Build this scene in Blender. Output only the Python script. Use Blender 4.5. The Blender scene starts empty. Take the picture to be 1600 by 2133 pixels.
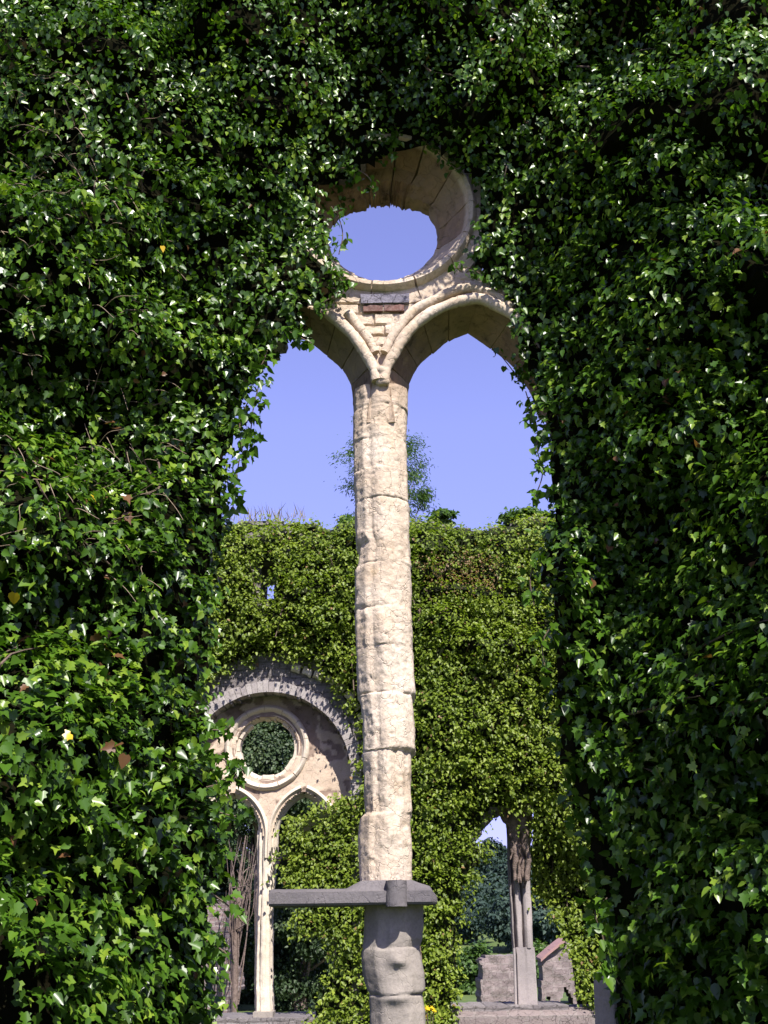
import bpy, math, random
import numpy as np
from mathutils import Vector, Matrix

random.seed(11)
rng = np.random.default_rng(11)
SC = bpy.context.scene
COL = SC.collection
R = math.radians

# ------------------------------------------------------------------ camera
FOC = 2350.0                       # focal length in pixels of a 1600 x 2133 frame
PITCH, ROLL = R(20.6), R(-0.84)
EYE = np.array([0.0, 0.0, 1.6])
_R0 = np.array([1.0, 0, 0]); _U0 = np.array([0, -math.sin(PITCH), math.cos(PITCH)])
_F = np.array([0, math.cos(PITCH), math.sin(PITCH)])
_R = math.cos(ROLL) * _R0 + math.sin(ROLL) * _U0
_U = -math.sin(ROLL) * _R0 + math.cos(ROLL) * _U0

def at(u, v, Y):
    """point of the vertical plane y = Y that is seen at photo position (u, v)"""
    d = _F + (u - 800.0) / FOC * _R + (1066.5 - v) / FOC * _U
    return EYE + d * (Y / d[1])

def px(p):
    """photo position of world points (N,3)"""
    q = np.asarray(p, float) - EYE
    w = q @ _F
    return np.stack([800 + FOC * (q @ _R) / w, 1066.5 - FOC * (q @ _U) / w], -1)

cam_d = bpy.data.cameras.new('camera')
cam = bpy.data.objects.new('camera', cam_d); COL.objects.link(cam)
cam_d.sensor_fit = 'VERTICAL'; cam_d.sensor_height = 24.0
cam_d.lens = 24.0 * FOC / 2133.0
cam_d.clip_start = 0.05; cam_d.clip_end = 3000
m = Matrix(((_R[0], _U[0], -_F[0], EYE[0]), (_R[1], _U[1], -_F[1], EYE[1]),
            (_R[2], _U[2], -_F[2], EYE[2]), (0, 0, 0, 1)))
cam.matrix_world = m
SC.camera = cam

# ------------------------------------------------------------------ noise
_LAT = np.random.default_rng(5).random((64, 64, 64))
def vnoise(p, scale):
    """smooth value noise in -1..1 at points p (N,3); scale = metres per lump (number or triple)"""
    q = np.asarray(p, float) / np.asarray(scale, float) + 137.3
    i = np.floor(q).astype(int); f = q - i; f = f * f * (3 - 2 * f)
    i0 = i % 64; i1 = (i + 1) % 64
    out = 0
    for a in (0, 1):
        xa = i1[:, 0] if a else i0[:, 0]; fa = f[:, 0] if a else 1 - f[:, 0]
        for b in (0, 1):
            yb = i1[:, 1] if b else i0[:, 1]; fb = f[:, 1] if b else 1 - f[:, 1]
            for c in (0, 1):
                zc = i1[:, 2] if c else i0[:, 2]; fc = f[:, 2] if c else 1 - f[:, 2]
                out = out + fa * fb * fc * _LAT[xa, yb, zc]
    return out * 2 - 1

def fbm(p, scale, octv=4, gain=.55):
    s, a, t = 0, 1.0, 0.0
    sc = np.asarray(scale, float)
    for k in range(octv):
        s = s + a * vnoise(np.asarray(p) + 17.1 * k, sc); t += a
        a *= gain; sc = sc * .5
    return s / t

def xz(x, z):
    x = np.asarray(x, float)
    return np.stack([x, np.zeros_like(x), np.asarray(z, float)], -1)

def inside(poly, x, z):
    """points in polygon, vectorised"""
    poly = np.asarray(poly, float); x = np.asarray(x); z = np.asarray(z)
    r = np.zeros(x.shape, bool); n = len(poly); j = n - 1
    for i in range(n):
        xi, zi = poly[i]; xj, zj = poly[j]
        c = ((zi > z) != (zj > z)) & (x < (xj - xi) * (z - zi) / ((zj - zi) or 1e-9) + xi)
        r ^= c; j = i
    return r

def edge_dist(poly, x, z):
    poly = np.asarray(poly, float); d = np.full(np.shape(x), 1e9)
    for i in range(len(poly)):
        a = poly[i - 1]; b = poly[i]; ab = b - a; L = ab @ ab + 1e-12
        t = np.clip(((x - a[0]) * ab[0] + (z - a[1]) * ab[1]) / L, 0, 1)
        d = np.minimum(d, np.hypot(x - a[0] - t * ab[0], z - a[1] - t * ab[1]))
    return d

def smooth(pts, n):
    """Catmull-Rom through pts, n points evenly spaced"""
    P = np.asarray(pts, float)
    Q = np.vstack([2 * P[0] - P[1], P, 2 * P[-1] - P[-2]])
    out = []
    for i in range(1, len(Q) - 2):
        t = np.linspace(0, 1, 24, endpoint=False)[:, None]
        a, b, c, d = Q[i - 1], Q[i], Q[i + 1], Q[i + 2]
        out.append(.5 * (2 * b + (c - a) * t + (2 * a - 5 * b + 4 * c - d) * t ** 2 + (3 * b - a - 3 * c + d) * t ** 3))
    out = np.vstack(out + [P[-1:]])
    return resample(out, n)

def resample(P, n):
    P = np.asarray(P, float)
    s = np.r_[0, np.cumsum(np.linalg.norm(np.diff(P, axis=0), axis=1))]
    t = np.linspace(0, s[-1], n)
    return np.stack([np.interp(t, s, P[:, k]) for k in range(P.shape[1])], -1)

UP = np.array([0, 0, 1.0])
def corners(P, k):
    """closed outline with every edge cut into k, corners kept sharp"""
    P = np.asarray(P, float); t = np.linspace(0, 1, k, endpoint=False)[:, None]
    return np.vstack([P[i] + (P[(i + 1) % len(P)] - P[i]) * t for i in range(len(P))])

def unit(a):
    return a / (np.linalg.norm(a, axis=-1, keepdims=True) + 1e-9)

# ------------------------------------------------------------------ objects
def tag(o, label=None, cat=None, group=None, kind=None):
    if label: o['label'] = label
    if cat: o['category'] = cat
    if group: o['group'] = group
    if kind: o['kind'] = kind
    return o

def empty(name, loc, label=None, cat=None, group=None):
    o = bpy.data.objects.new(name, None); COL.objects.link(o); o.location = loc
    o.empty_display_size = .2
    return tag(o, label, cat, group)

class MB:
    """collects verts / faces / a float per vertex, then links ONE mesh object"""
    def __init__(s): s.v = []; s.f = []; s.t = []; s.n = 0
    def add(s, v, f, tint=0.0):
        v = np.asarray(v, float)
        s.v.append(v); s.f += [tuple(int(i) + s.n for i in q) for q in f]
        s.t.append(np.broadcast_to(np.asarray(tint, float), (len(v),))); s.n += len(v)
    def loft(s, sec, tint=0.0, cap=True):
        """sec (T,S,3): rings closed along S"""
        T, S, _ = sec.shape
        v = sec.reshape(-1, 3); f = []
        for i in range(T - 1):
            for j in range(S):
                k = (j + 1) % S
                f.append((i * S + j, i * S + k, (i + 1) * S + k, (i + 1) * S + j))
        tt = np.broadcast_to(np.asarray(tint, float).reshape(-1, 1) if np.ndim(tint) == 1 else np.asarray(tint, float), (T, S)).reshape(-1)
        if cap:
            v = np.vstack([v, sec[0].mean(0), sec[-1].mean(0)]); c0, c1 = T * S, T * S + 1
            for j in range(S):
                k = (j + 1) % S
                f.append((c0, k, j)); f.append((c1, (T - 1) * S + j, (T - 1) * S + k))
            tt = np.r_[tt, tt[0], tt[-1]]
        s.add(v, f, tt)
    def tube(s, P, r, sides=7, tint=0.0):
        P = np.asarray(P, float); r = np.broadcast_to(np.asarray(r, float), (len(P),))
        d = unit(np.gradient(P, axis=0)); ref = np.array([.31, .9, .3])
        a = unit(np.cross(d, ref)); b = np.cross(d, a)
        th = np.linspace(0, 2 * np.pi, sides, endpoint=False)
        sec = P[:, None] + r[:, None, None] * (np.cos(th)[None, :, None] * a[:, None] + np.sin(th)[None, :, None] * b[:, None])
        s.loft(sec, tint)
    def build(s, name, mat, parent=None, disp=None, smooth_deg=None, fix_normals=True):
        me = bpy.data.meshes.new(name)
        V = np.vstack(s.v); me.from_pydata(V.tolist(), [], s.f)
        if fix_normals:
            import bmesh
            bm = bmesh.new(); bm.from_mesh(me); bmesh.ops.recalc_face_normals(bm, faces=bm.faces); bm.to_mesh(me); bm.free()
        if disp:
            N = np.zeros(len(V) * 3); me.vertex_normals.foreach_get('vector', N); N = N.reshape(-1, 3)
            for amp, sc, oc in disp:
                V = V + N * (amp * fbm(V, sc, oc))[:, None]
            me.vertices.foreach_set('co', V.ravel())
        a = me.attributes.new('tint', 'FLOAT', 'POINT'); a.data.foreach_set('value', np.concatenate(s.t))
        me.materials.append(mat)
        if smooth_deg:
            me.polygons.foreach_set('use_smooth', np.ones(len(me.polygons), bool))
            me.set_sharp_from_angle(angle=R(smooth_deg))
        me.update()
        o = bpy.data.objects.new(name, me); COL.objects.link(o)
        if parent is not None:
            o.parent = parent; o.matrix_parent_inverse = Matrix.Translation(-Vector(parent.location))
        return o

# ------------------------------------------------------------------ materials
def new_mat(name):
    mt = bpy.data.materials.new(name); mt.use_nodes = True
    nt = mt.node_tree; b = nt.nodes['Principled BSDF']
    return mt, nt, b

def nd(nt, kind, **kw):
    n = nt.nodes.new(kind)
    for k, v in kw.items():
        if k in n.inputs.keys() if hasattr(n.inputs, 'keys') else False: n.inputs[k].default_value = v
        else: setattr(n, k, v)
    return n

def ramp(nt, fac, stops):
    n = nt.nodes.new('ShaderNodeValToRGB'); e = n.color_ramp.elements
    while len(e) < len(stops): e.new(.5)
    for k, (p, c) in enumerate(stops):
        e[k].position = p; e[k].color = (*c, 1) if len(c) == 3 else c
    nt.links.new(fac, n.inputs['Fac']); return n.outputs['Color']

def mixc(nt, fac, a, b, mode='MIX'):
    n = nt.nodes.new('ShaderNodeMix'); n.data_type = 'RGBA'; n.blend_type = mode
    for sock, val in ((n.inputs[0], fac), (n.inputs[6], a), (n.inputs[7], b)):
        if hasattr(val, 'links'): nt.links.new(val, sock)
        elif isinstance(val, (int, float)): sock.default_value = val
        else: sock.default_value = (*val, 1)
    return n.outputs[2]

def noise_tex(nt, vec, scale, detail=6, rough=.6):
    n = nt.nodes.new('ShaderNodeTexNoise'); n.inputs['Scale'].default_value = scale
    n.inputs['Detail'].default_value = detail; n.inputs['Roughness'].default_value = rough
    nt.links.new(vec, n.inputs['Vector']); return n.outputs['Fac']

def obj_coord(nt):
    return nt.nodes.new('ShaderNodeTexCoord').outputs['Object']

G3 = lambda g: (g, g, g)

def stone_mat(name, a, b, dark, brown=None, lichen=None, big=2.2, bump=.6, bricks=None, spots=.5):
    mt, nt, bs = new_mat(name); L = nt.links
    co = obj_coord(nt)
    base = mixc(nt, ramp(nt, noise_tex(nt, co, big, 5), [(.35, G3(0)), (.65, G3(1))]), a, b)
    if brown is not None:
        at_ = nt.nodes.new('ShaderNodeAttribute'); at_.attribute_name = 'tint'
        bn = mixc(nt, ramp(nt, noise_tex(nt, co, 9, 6), [(.35, G3(0)), (.7, G3(1))]), brown[0], brown[1])
        base = mixc(nt, at_.outputs['Fac'], base, bn)
        soot = nt.nodes.new('ShaderNodeMath'); soot.operation = 'MULTIPLY'      # black crust on the sheltered, never rain-washed blocks
        L.new(ramp(nt, noise_tex(nt, co, 7.5, 7, .65), [(.56, G3(0)), (.66, G3(.8))]), soot.inputs[0]); L.new(at_.outputs['Fac'], soot.inputs[1])
        base = mixc(nt, soot.outputs[0], base, tuple(q * .22 for q in brown[0]))
    if lichen is not None:
        base = mixc(nt, ramp(nt, noise_tex(nt, co, 6.5, 6), [(.60, G3(0)), (.76, G3(.6))]), base, lichen)
    if bricks:
        bt = nt.nodes.new('ShaderNodeTexBrick'); mp = nt.nodes.new('ShaderNodeMapping')
        mp.inputs['Rotation'].default_value = (R(90), 0, 0); L.new(co, mp.inputs['Vector'])
        sx = nt.nodes.new('ShaderNodeSeparateXYZ'); cx = nt.nodes.new('ShaderNodeCombineXYZ')
        wob = nt.nodes.new('ShaderNodeMath'); wob.operation = 'MULTIPLY_ADD'
        L.new(co, sx.inputs[0]); L.new(sx.outputs['X'], cx.inputs['X'])
        L.new(noise_tex(nt, co, 2.5, 3), wob.inputs[0]); wob.inputs[1].default_value = .10
        L.new(sx.outputs['Z'], wob.inputs[2]); L.new(wob.outputs[0], cx.inputs['Y'])
        L.new(cx.outputs[0], bt.inputs['Vector'])
        bt.inputs['Scale'].default_value = 1; bt.inputs['Brick Width'].default_value = bricks[0]
        bt.inputs['Row Height'].default_value = bricks[1]; bt.inputs['Mortar Size'].default_value = bricks[2]
        bt.inputs['Color1'].default_value = (*bricks[3], 1); bt.inputs['Color2'].default_value = (*bricks[4], 1)
        bt.inputs['Mortar'].default_value = (*bricks[5], 1); bt.inputs['Bias'].default_value = -.1
        base = mixc(nt, bricks[6], base, bt.outputs['Color'])
    base = mixc(nt, ramp(nt, noise_tex(nt, co, 22, 6, .7), [(.56, G3(0)), (.74, G3(spots))]), base, dark)
    base = mixc(nt, ramp(nt, noise_tex(nt, co, 60, 3, .7), [(.3, G3(.35)), (.6, G3(0))]), base, dark)
    L.new(base, bs.inputs['Base Color']); bs.inputs['Roughness'].default_value = .92
    bs.inputs['Specular IOR Level'].default_value = .15
    bp = nt.nodes.new('ShaderNodeBump'); bp.inputs['Strength'].default_value = bump; bp.inputs['Distance'].default_value = .02
    ad = nt.nodes.new('ShaderNodeMath'); ad.operation = 'MULTIPLY_ADD'; ad.inputs[1].default_value = .8
    vo = nt.nodes.new('ShaderNodeTexVoronoi'); vo.feature = 'DISTANCE_TO_EDGE'; vo.inputs['Scale'].default_value = 9; vo.inputs['Randomness'].default_value = 1
    wv = nt.nodes.new('ShaderNodeMix'); wv.data_type = 'VECTOR'; wv.inputs[0].default_value = .16
    wn = nt.nodes.new('ShaderNodeTexNoise'); wn.inputs['Scale'].default_value = 7; wn.inputs['Detail'].default_value = 5; L.new(co, wn.inputs['Vector'])
    L.new(co, wv.inputs[4]); L.new(wn.outputs['Color'], wv.inputs[5]); L.new(wv.outputs[1], vo.inputs['Vector'])
    crack = ramp(nt, vo.outputs['Distance'], [(0, G3(0)), (.018, G3(1))])                    # hairline cracks
    L.new(noise_tex(nt, co, 34, 9, .72), ad.inputs[0]); L.new(crack, ad.inputs[2]); L.new(ad.outputs[0], bp.inputs['Height'])
    L.new(bp.outputs[0], bs.inputs['Normal'])
    return mt

def leaf_mat(name, cols, dead, rough=.33, trans=.25, spec=.5):
    """cols: three leaf colours from old to young, picked per leaf; the tint attribute holds leaf age 0..1, above 1 = withered"""
    mt, nt, bs = new_mat(name); L = nt.links
    at_ = nt.nodes.new('ShaderNodeAttribute'); at_.attribute_name = 'tint'
    c = ramp(nt, at_.outputs['Fac'], [(0, cols[0]), (.55, cols[1]), (.97, cols[2])])
    gt = nt.nodes.new('ShaderNodeMath'); gt.operation = 'GREATER_THAN'; gt.inputs[1].default_value = 1.05
    L.new(at_.outputs['Fac'], gt.inputs[0])
    gt2 = nt.nodes.new('ShaderNodeMath'); gt2.operation = 'GREATER_THAN'; gt2.inputs[1].default_value = 1.8
    L.new(at_.outputs['Fac'], gt2.inputs[0])
    c = mixc(nt, gt.outputs[0], c, dead)
    c = mixc(nt, gt2.outputs[0], c, (.62, .42, .03))
    L.new(c, bs.inputs['Base Color']); bs.inputs['Roughness'].default_value = rough
    bs.inputs['Specular IOR Level'].default_value = spec
    tr = nt.nodes.new('ShaderNodeBsdfTranslucent')
    L.new(mixc(nt, 1.0, c, (1.3, 1.5, .5), 'MULTIPLY'), tr.inputs['Color'])
    mx = nt.nodes.new('ShaderNodeMixShader'); mx.inputs[0].default_value = trans
    L.new(bs.outputs[0], mx.inputs[1]); L.new(tr.outputs[0], mx.inputs[2])
    L.new(mx.outputs[0], nt.nodes['Material Output'].inputs['Surface'])
    return mt

def plain_mat(name, a, b, scale=8, rough=.85, bump=.4):
    mt, nt, bs = new_mat(name); co = obj_coord(nt)
    f = noise_tex(nt, co, scale, 6)
    nt.links.new(mixc(nt, ramp(nt, f, [(.35, G3(0)), (.65, G3(1))]), a, b), bs.inputs['Base Color'])
    bs.inputs['Roughness'].default_value = rough; bs.inputs['Specular IOR Level'].default_value = .2
    bp = nt.nodes.new('ShaderNodeBump'); bp.inputs['Strength'].default_value = bump; bp.inputs['Distance'].default_value = .02
    nt.links.new(noise_tex(nt, co, scale * 4, 6), bp.inputs['Height']); nt.links.new(bp.outputs[0], bs.inputs['Normal'])
    return mt

M = {}
M['cream'] = stone_mat('weathered_limestone', (.62, .53, .43), (.50, .395, .29), (.25, .19, .13),
                       brown=((.15, .092, .060), (.27, .170, .100)), lichen=(.47, .33, .17), spots=.55)
M['grey'] = stone_mat('grey_bluestone', (.115, .105, .11), (.165, .15, .15), (.06, .055, .058), bump=.45, spots=.3)
M['pier'] = stone_mat('grey_limestone', (.225, .20, .178), (.305, .27, .232), (.135, .115, .10), bump=.35, spots=.25, big=3.2)
M['farpier'] = stone_mat('grey_sandstone', (.27, .24, .235), (.36, .315, .30), (.17, .145, .135), bump=.3, spots=.2, big=3.2)
M['farcream'] = stone_mat('pale_limestone', (.64, .56, .46), (.58, .50, .40), (.34, .27, .21),
                          brown=((.25, .19, .14), (.33, .26, .19)), bump=.3, spots=.35)
M['rubble'] = stone_mat('grey_rubble_masonry', (.24, .215, .21), (.17, .15, .15), (.06, .055, .055), bump=.9, big=5,
                        bricks=(.30, .11, .012, (.29, .26, .25), (.17, .15, .15), (.10, .09, .085), .7))
M['tympanum'] = stone_mat('patched_plaster', (.56, .46, .35), (.48, .37, .28), (.30, .22, .17), bump=.5, big=3,
                          brown=((.20, .14, .11), (.28, .21, .17)), spots=.4)
M['voussoir'] = stone_mat('grey_voussoir', (.33, .30, .285), (.40, .365, .345), (.17, .15, .14), bump=.5,
                          brown=((.24, .21, .215), (.33, .29, .27)), spots=.35)
M['brick'] = stone_mat('old_brickwork', (.22, .16, .15), (.17, .125, .12), (.08, .06, .06), bump=.8,
                       bricks=(.26, .085, .012, (.24, .175, .165), (.15, .115, .115), (.27, .24, .22), .85))
M['ruin'] = stone_mat('ruin_rubble', (.25, .20, .19), (.19, .155, .15), (.09, .075, .075), bump=.9, big=1.2,
                      bricks=(.42, .17, .02, (.27, .22, .205), (.18, .145, .14), (.27, .235, .215), .6))
M['slate'] = stone_mat('slate_course', (.14, .13, .16), (.22, .205, .24), (.06, .055, .07), bump=1.0, big=8)
M['redbrick'] = stone_mat('red_brick', (.17, .085, .07), (.13, .07, .06), (.28, .23, .20), bump=.6, big=8)
M['tile'] = plain_mat('red_tile', (.33, .19, .17), (.26, .17, .155), 12)
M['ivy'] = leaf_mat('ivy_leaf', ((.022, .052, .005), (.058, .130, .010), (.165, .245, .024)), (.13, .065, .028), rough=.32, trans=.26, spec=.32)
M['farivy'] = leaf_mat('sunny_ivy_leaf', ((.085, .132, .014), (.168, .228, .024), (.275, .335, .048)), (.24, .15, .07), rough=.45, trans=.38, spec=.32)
M['tree'] = leaf_mat('tree_leaf', ((.028, .050, .020), (.050, .080, .032), (.085, .120, .045)), (.10, .07, .04), rough=.5, trans=.25, spec=.3)
M['wood'] = leaf_mat('hazed_hill_leaf', ((.022, .040, .032), (.034, .060, .045), (.055, .085, .055)), (.10, .07, .04), rough=.6, trans=.2, spec=.2)  # leaf colours pulled towards blue to paint in the distance haze
M['light_tree'] = leaf_mat('light_tree_leaf', ((.045, .085, .02), (.07, .13, .03), (.11, .18, .04)), (.15, .12, .05), rough=.45, trans=.35, spec=.3)
M['mat'] = plain_mat('ivy_shade_sheet', (.006, .008, .004), (.011, .009, .005), 25, 1.0)  # near-black tone stands in for the shade deep inside the ivy
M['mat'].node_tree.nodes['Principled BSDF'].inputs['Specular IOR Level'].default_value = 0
M['farmat'] = plain_mat('far_ivy_shade', (.012, .020, .005), (.016, .015, .007), 25, 1.0)  # dark tone paints the shade between the far ivy leaves
M['bark'] = plain_mat('ivy_bark', (.22, .165, .14), (.12, .09, .075), 18, .9, .9)
M['stem'] = plain_mat('ivy_stem', (.14, .10, .075), (.09, .065, .045), 30, .8)
M['twig'] = plain_mat('pale_twig', (.26, .20, .14), (.18, .13, .09), 30, .8)
M['grassland'] = plain_mat('meadow', (.06, .10, .025), (.10, .13, .04), .8, .95)
M['straw'] = plain_mat('dry_grass', (.34, .29, .20), (.24, .22, .12), 6, .8)
M['tarp'] = plain_mat('blue_sheet', (.10, .13, .27), (.12, .155, .31), 2, .55, .2)
M['petal'] = plain_mat('yellow_petal', (.70, .50, .02), (.62, .42, .02), 10, .6)

# ------------------------------------------------------------------ leaves
def tmpl(half, mid):
    """leaf outline: half = right-hand points from stalk side to tip, mid = midrib points; folded along the midrib"""
    def zc(x, y): return .34 * abs(x) - .42 * y * y - .30 * x * x + .06 * y
    V = [(0, 0)] + mid + [(0, 1.0)]; nm = len(V)
    V += half + [(-a, b) for a, b in half]
    n = len(half); F = []
    F.append([0] + list(range(nm, nm + n)) + [nm - 1] + list(range(nm - 2, 0, -1)))
    F.append(list(range(0, nm)) + list(range(nm + 2 * n - 1, nm + n - 1, -1)))
    return np.array([(x, y, zc(x, y)) for x, y in V]), F

LOBED = tmpl([(.20, -.13), (.50, .10), (.31, .30), (.43, .55), (.17, .62)], [(0, .4)])
HEART = tmpl([(.20, -.10), (.43, .10), (.45, .35), (.25, .70)], [(0, .45)])
OVATE = tmpl([(.25, .12), (.34, .42), (.20, .74)], [(0, .5)])
SMALL = tmpl([(.36, .12), (.34, .52)], [])
BLADE = tmpl([(.16, .35)], [])
STALK = tmpl([(.018, .2)], [])

def leaves(name, mat, parent, groups):
    """groups: list of (template, pos, normal, tip direction, size, tint) -> ONE mesh of many leaves"""
    VV, LI, LS, TT = [], [], [], []; nv = 0
    for (T, F), pos, nor, tip, size, tint in groups:
        N = len(pos)
        if not N: continue
        n = unit(nor); t = unit(tip - n * (tip * n).sum(-1, keepdims=True)); s = np.cross(t, n)
        v = pos[:, None] + size[:, None, None] * (T[None, :, 0:1] * s[:, None] + T[None, :, 1:2] * t[:, None] + T[None, :, 2:3] * n[:, None])
        K = len(T); VV.append(v.reshape(-1, 3)); TT.append(np.repeat(tint, K))
        fl = np.concatenate([np.array(f) for f in F]); ln = np.array([len(f) for f in F])
        LI.append((fl[None] + (nv + np.arange(N) * K)[:, None]).ravel()); LS.append(np.tile(ln, N)); nv += N * K
    V = np.vstack(VV); LI = np.concatenate(LI); LS = np.concatenate(LS)
    me = bpy.data.meshes.new(name)
    me.vertices.add(len(V)); me.vertices.foreach_set('co', V.astype(np.float32).ravel())
    me.loops.add(len(LI)); me.loops.foreach_set('vertex_index', LI.astype(np.int32))
    me.polygons.add(len(LS)); me.polygons.foreach_set('loop_start', np.r_[0, np.cumsum(LS)[:-1]].astype(np.int32))
    me.polygons.foreach_set('loop_total', LS.astype(np.int32))
    a = me.attributes.new('tint', 'FLOAT', 'POINT'); a.data.foreach_set('value', np.concatenate(TT).astype(np.float32))
    me.materials.append(mat); me.update(calc_edges=True)
    o = bpy.data.objects.new(name, me); COL.objects.link(o)
    if parent is not None:
        o.parent = parent; o.matrix_parent_inverse = Matrix.Translation(-Vector(parent.location))
    return o

def rnd(n): return rng.normal(size=(n, 3))

# ================================================================== NEAR WALL
YN = 7.0                                         # front plane of the near tracery
near = empty('abbey_wall', (0, YN, 0), 'near abbey wall with tall cream mullion, broken transom and half hidden round opening', 'wall')
BARE_PX = [(698, 385), (745, 372), (790, 340), (835, 308), (885, 315), (935, 350), (965, 375), (985, 405), (992, 440), (992, 500), (975, 548),
           (1005, 580), (1045, 608), (1072, 650), (1062, 690), (1080, 745), (1110, 800), (1120, 850), (1132, 900), (1146, 950), (1150, 1000),
           (1136, 1035), (1142, 1080), (1134, 1120), (1118, 1180), (1136, 1250), (1150, 1400), (1162, 1480), (1172, 1600), (1205, 1720),
           (1215, 1850), (1256, 1900), (1266, 2000), (1284, 2050), (1284, 2260), (450, 2260), (436, 2050), (455, 1990), (432, 1900), (455, 1850),
           (462, 1780), (480, 1720), (448, 1650), (455, 1600), (430, 1560), (440, 1500), (412, 1440), (440, 1380), (447, 1300), (452, 1200),
           (468, 1100), (478, 1050), (464, 1000), (486, 960), (500, 930), (486, 900), (510, 830), (534, 780), (560, 738), (600, 712), (650, 708),
           (655, 690), (625, 660), (640, 640), (690, 632), (715, 600), (706, 560), (688, 520), (686, 470), (674, 440), (668, 415), (672, 392)]
BARE = np.array([at(u, v, YN)[[0, 2]] for u, v in BARE_PX])

XC = at(793, 860, YN)[0]                        # mullion axis
# ---- oculus
OC = at(797, 444, YN); OX, OZ = OC[0], 5.035 + 1.6
mb = MB()
nb = 14
bounds = np.sort(np.linspace(0, 2 * np.pi, nb, endpoint=False) + rng.uniform(-.09, .09, nb)) + .12
PROF = resample(np.array([(.80, .06), (.695, .05), (.68, .0), (.652, -.02), (.625, -.005), (.612, .03), (.52, .19), (.455, .30), (.43, .315), (.42, .36), (.42, .46), (.80, .46), (.80, .06)]), 44)[:-1]
for k in range(nb):
    a0 = bounds[k] + .008; a1 = (bounds[k + 1] if k < nb - 1 else bounds[0] + 2 * np.pi) - .008
    th = np.linspace(a0, a1, 16)
    am = (a0 + a1) / 2; sn = math.sin(am)
    tint = np.clip(.75 + .4 * sn + rng.uniform(-.2, .15), 0, 1) if sn > -.35 else 0.0
    off = rng.uniform(-.012, .012)
    sec = []
    for t in th:
        top = np.clip((math.sin(t) - .55) / .35, 0, 1) * np.clip((2.0 - abs(t - 1.75)) / .5, 0, 1)
        rr = PROF[:, 0] + off * (PROF[:, 0] < .7); y = PROF[:, 1].copy()
        rr = np.where(PROF[:, 0] < .5, rr - .065 * top - .03 * top * rng.random(), rr)
        sec.append(np.stack([OX + rr * math.cos(t), YN + y, OZ + rr * math.sin(t)], -1))
    front = np.where(PROF[:, 0] > .615, .12 + .5 * np.clip(sn - .55, 0, 1), 1.0)          # the rain-washed rim stays pale
    mb.loft(np.array(sec), np.tile(tint * front, (len(sec), 1)))
oc = mb.build('oculus_ring', M['cream'], near, disp=[(.009, .12, 3), (.008, .03, 3)], smooth_deg=35)

# ---- lancet arches: a splayed solid between the roll line in front and the edge of the opening behind
B_PX = [(849, 880), (849, 845), (850, 815), (856, 791), (877, 756), (910, 728), (940, 704), (974, 690)]
B2_PX = [(974, 690), (1015, 719), (1060, 752), (1090, 791), (1110, 822), (1124, 870)]
F_PX = [(822, 880), (816, 835), (812, 795), (820, 755), (837, 715), (864, 680), (902, 652), (950, 634), (998, 626)]
F2_PX = [(998, 626), (1040, 643), (1072, 666), (1104, 702), (1132, 750), (1150, 800), (1160, 870)]
def to_w(P, Y): return np.array([at(u, v, Y) for u, v in P])
Bc = [smooth(to_w(B_PX, YN + .41), 60), smooth(to_w(B2_PX, YN + .41), 50)]
Fc = [smooth(to_w(F_PX, YN + .02), 60), smooth(to_w(F2_PX, YN + .02), 50)]
def mirror(P): Q = P.copy(); Q[:, 0] = 2 * XC - Q[:, 0]; return Q

def lancet(flip):
    mb = MB()
    for h, mortar in ((0, 0), (1, 0), (0, 1), (1, 1)):
        F_, B_ = Fc[h], Bc[h]
        T = len(F_); tg = unit(np.gradient(B_, axis=0)); out = np.stack([-tg[:, 2], 0 * tg[:, 0], tg[:, 0]], -1)
        bl = np.clip(1 - (np.arange(T)[::-1] if h == 0 else np.arange(T)) / 10, 0, 1)[:, None]
        out = unit(out * (1 - bl) + UP * bl)
        cuts = np.array([0, T - 1]) if mortar else np.linspace(0, T - 1, 7 if h == 0 else 5).astype(int)
        for c in range(len(cuts) - 1):
            i0, i1 = cuts[c], cuts[c + 1]
            off = rng.uniform(-.006, .006); tint = rng.uniform(.72, 1.0) if (h or c > 0) else .5
            if mortar: off, tint = .013, .25
            sec = []
            gapf = np.linspace(i0 + (.22 if c or h == 0 else 0), i1 - (.22 if h or i1 < T - 1 else 0), (i1 - i0) * 2)
            for g in gapf:
                f = np.array([np.interp(g, np.arange(T), F_[:, k]) for k in range(3)])
                b = np.array([np.interp(g, np.arange(T), B_[:, k]) for k in range(3)])
                o = np.array([np.interp(g, np.arange(T), out[:, k]) for k in range(3)])
                b = b + o * off; f = f + o * (off if mortar else 0)
                fo = f + o * .10 + np.array([0, .03, 0]); bo = np.array([fo[0], b[1], fo[2]])
                lip = b + np.array([0, .03, 0]); pre = b + (f - b) * .06
                ring = np.vstack([resample(np.vstack([f, pre]), 12), b[None], lip[None], resample(np.vstack([lip + o * .02, bo + [0, .03, 0]]), 6), resample(np.vstack([fo, f]), 5)[:-1]])
                if h == 0: pass
                sec.append(ring)
            sec = np.array(sec)
            if flip: sec[:, :, 0] = 2 * XC - sec[:, :, 0]
            mb.loft(sec, tint)
    return mb.build('lancet_arch', M['cream'], near, disp=[(.006, .12, 3), (.003, .03, 3)], smooth_deg=35)
la = lancet(False); la['label'] = 'brown stained pointed arch right of the mullion'
lb = lancet(True); lb['label'] = 'brown stained pointed arch left of the mullion, half under ivy'

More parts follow.
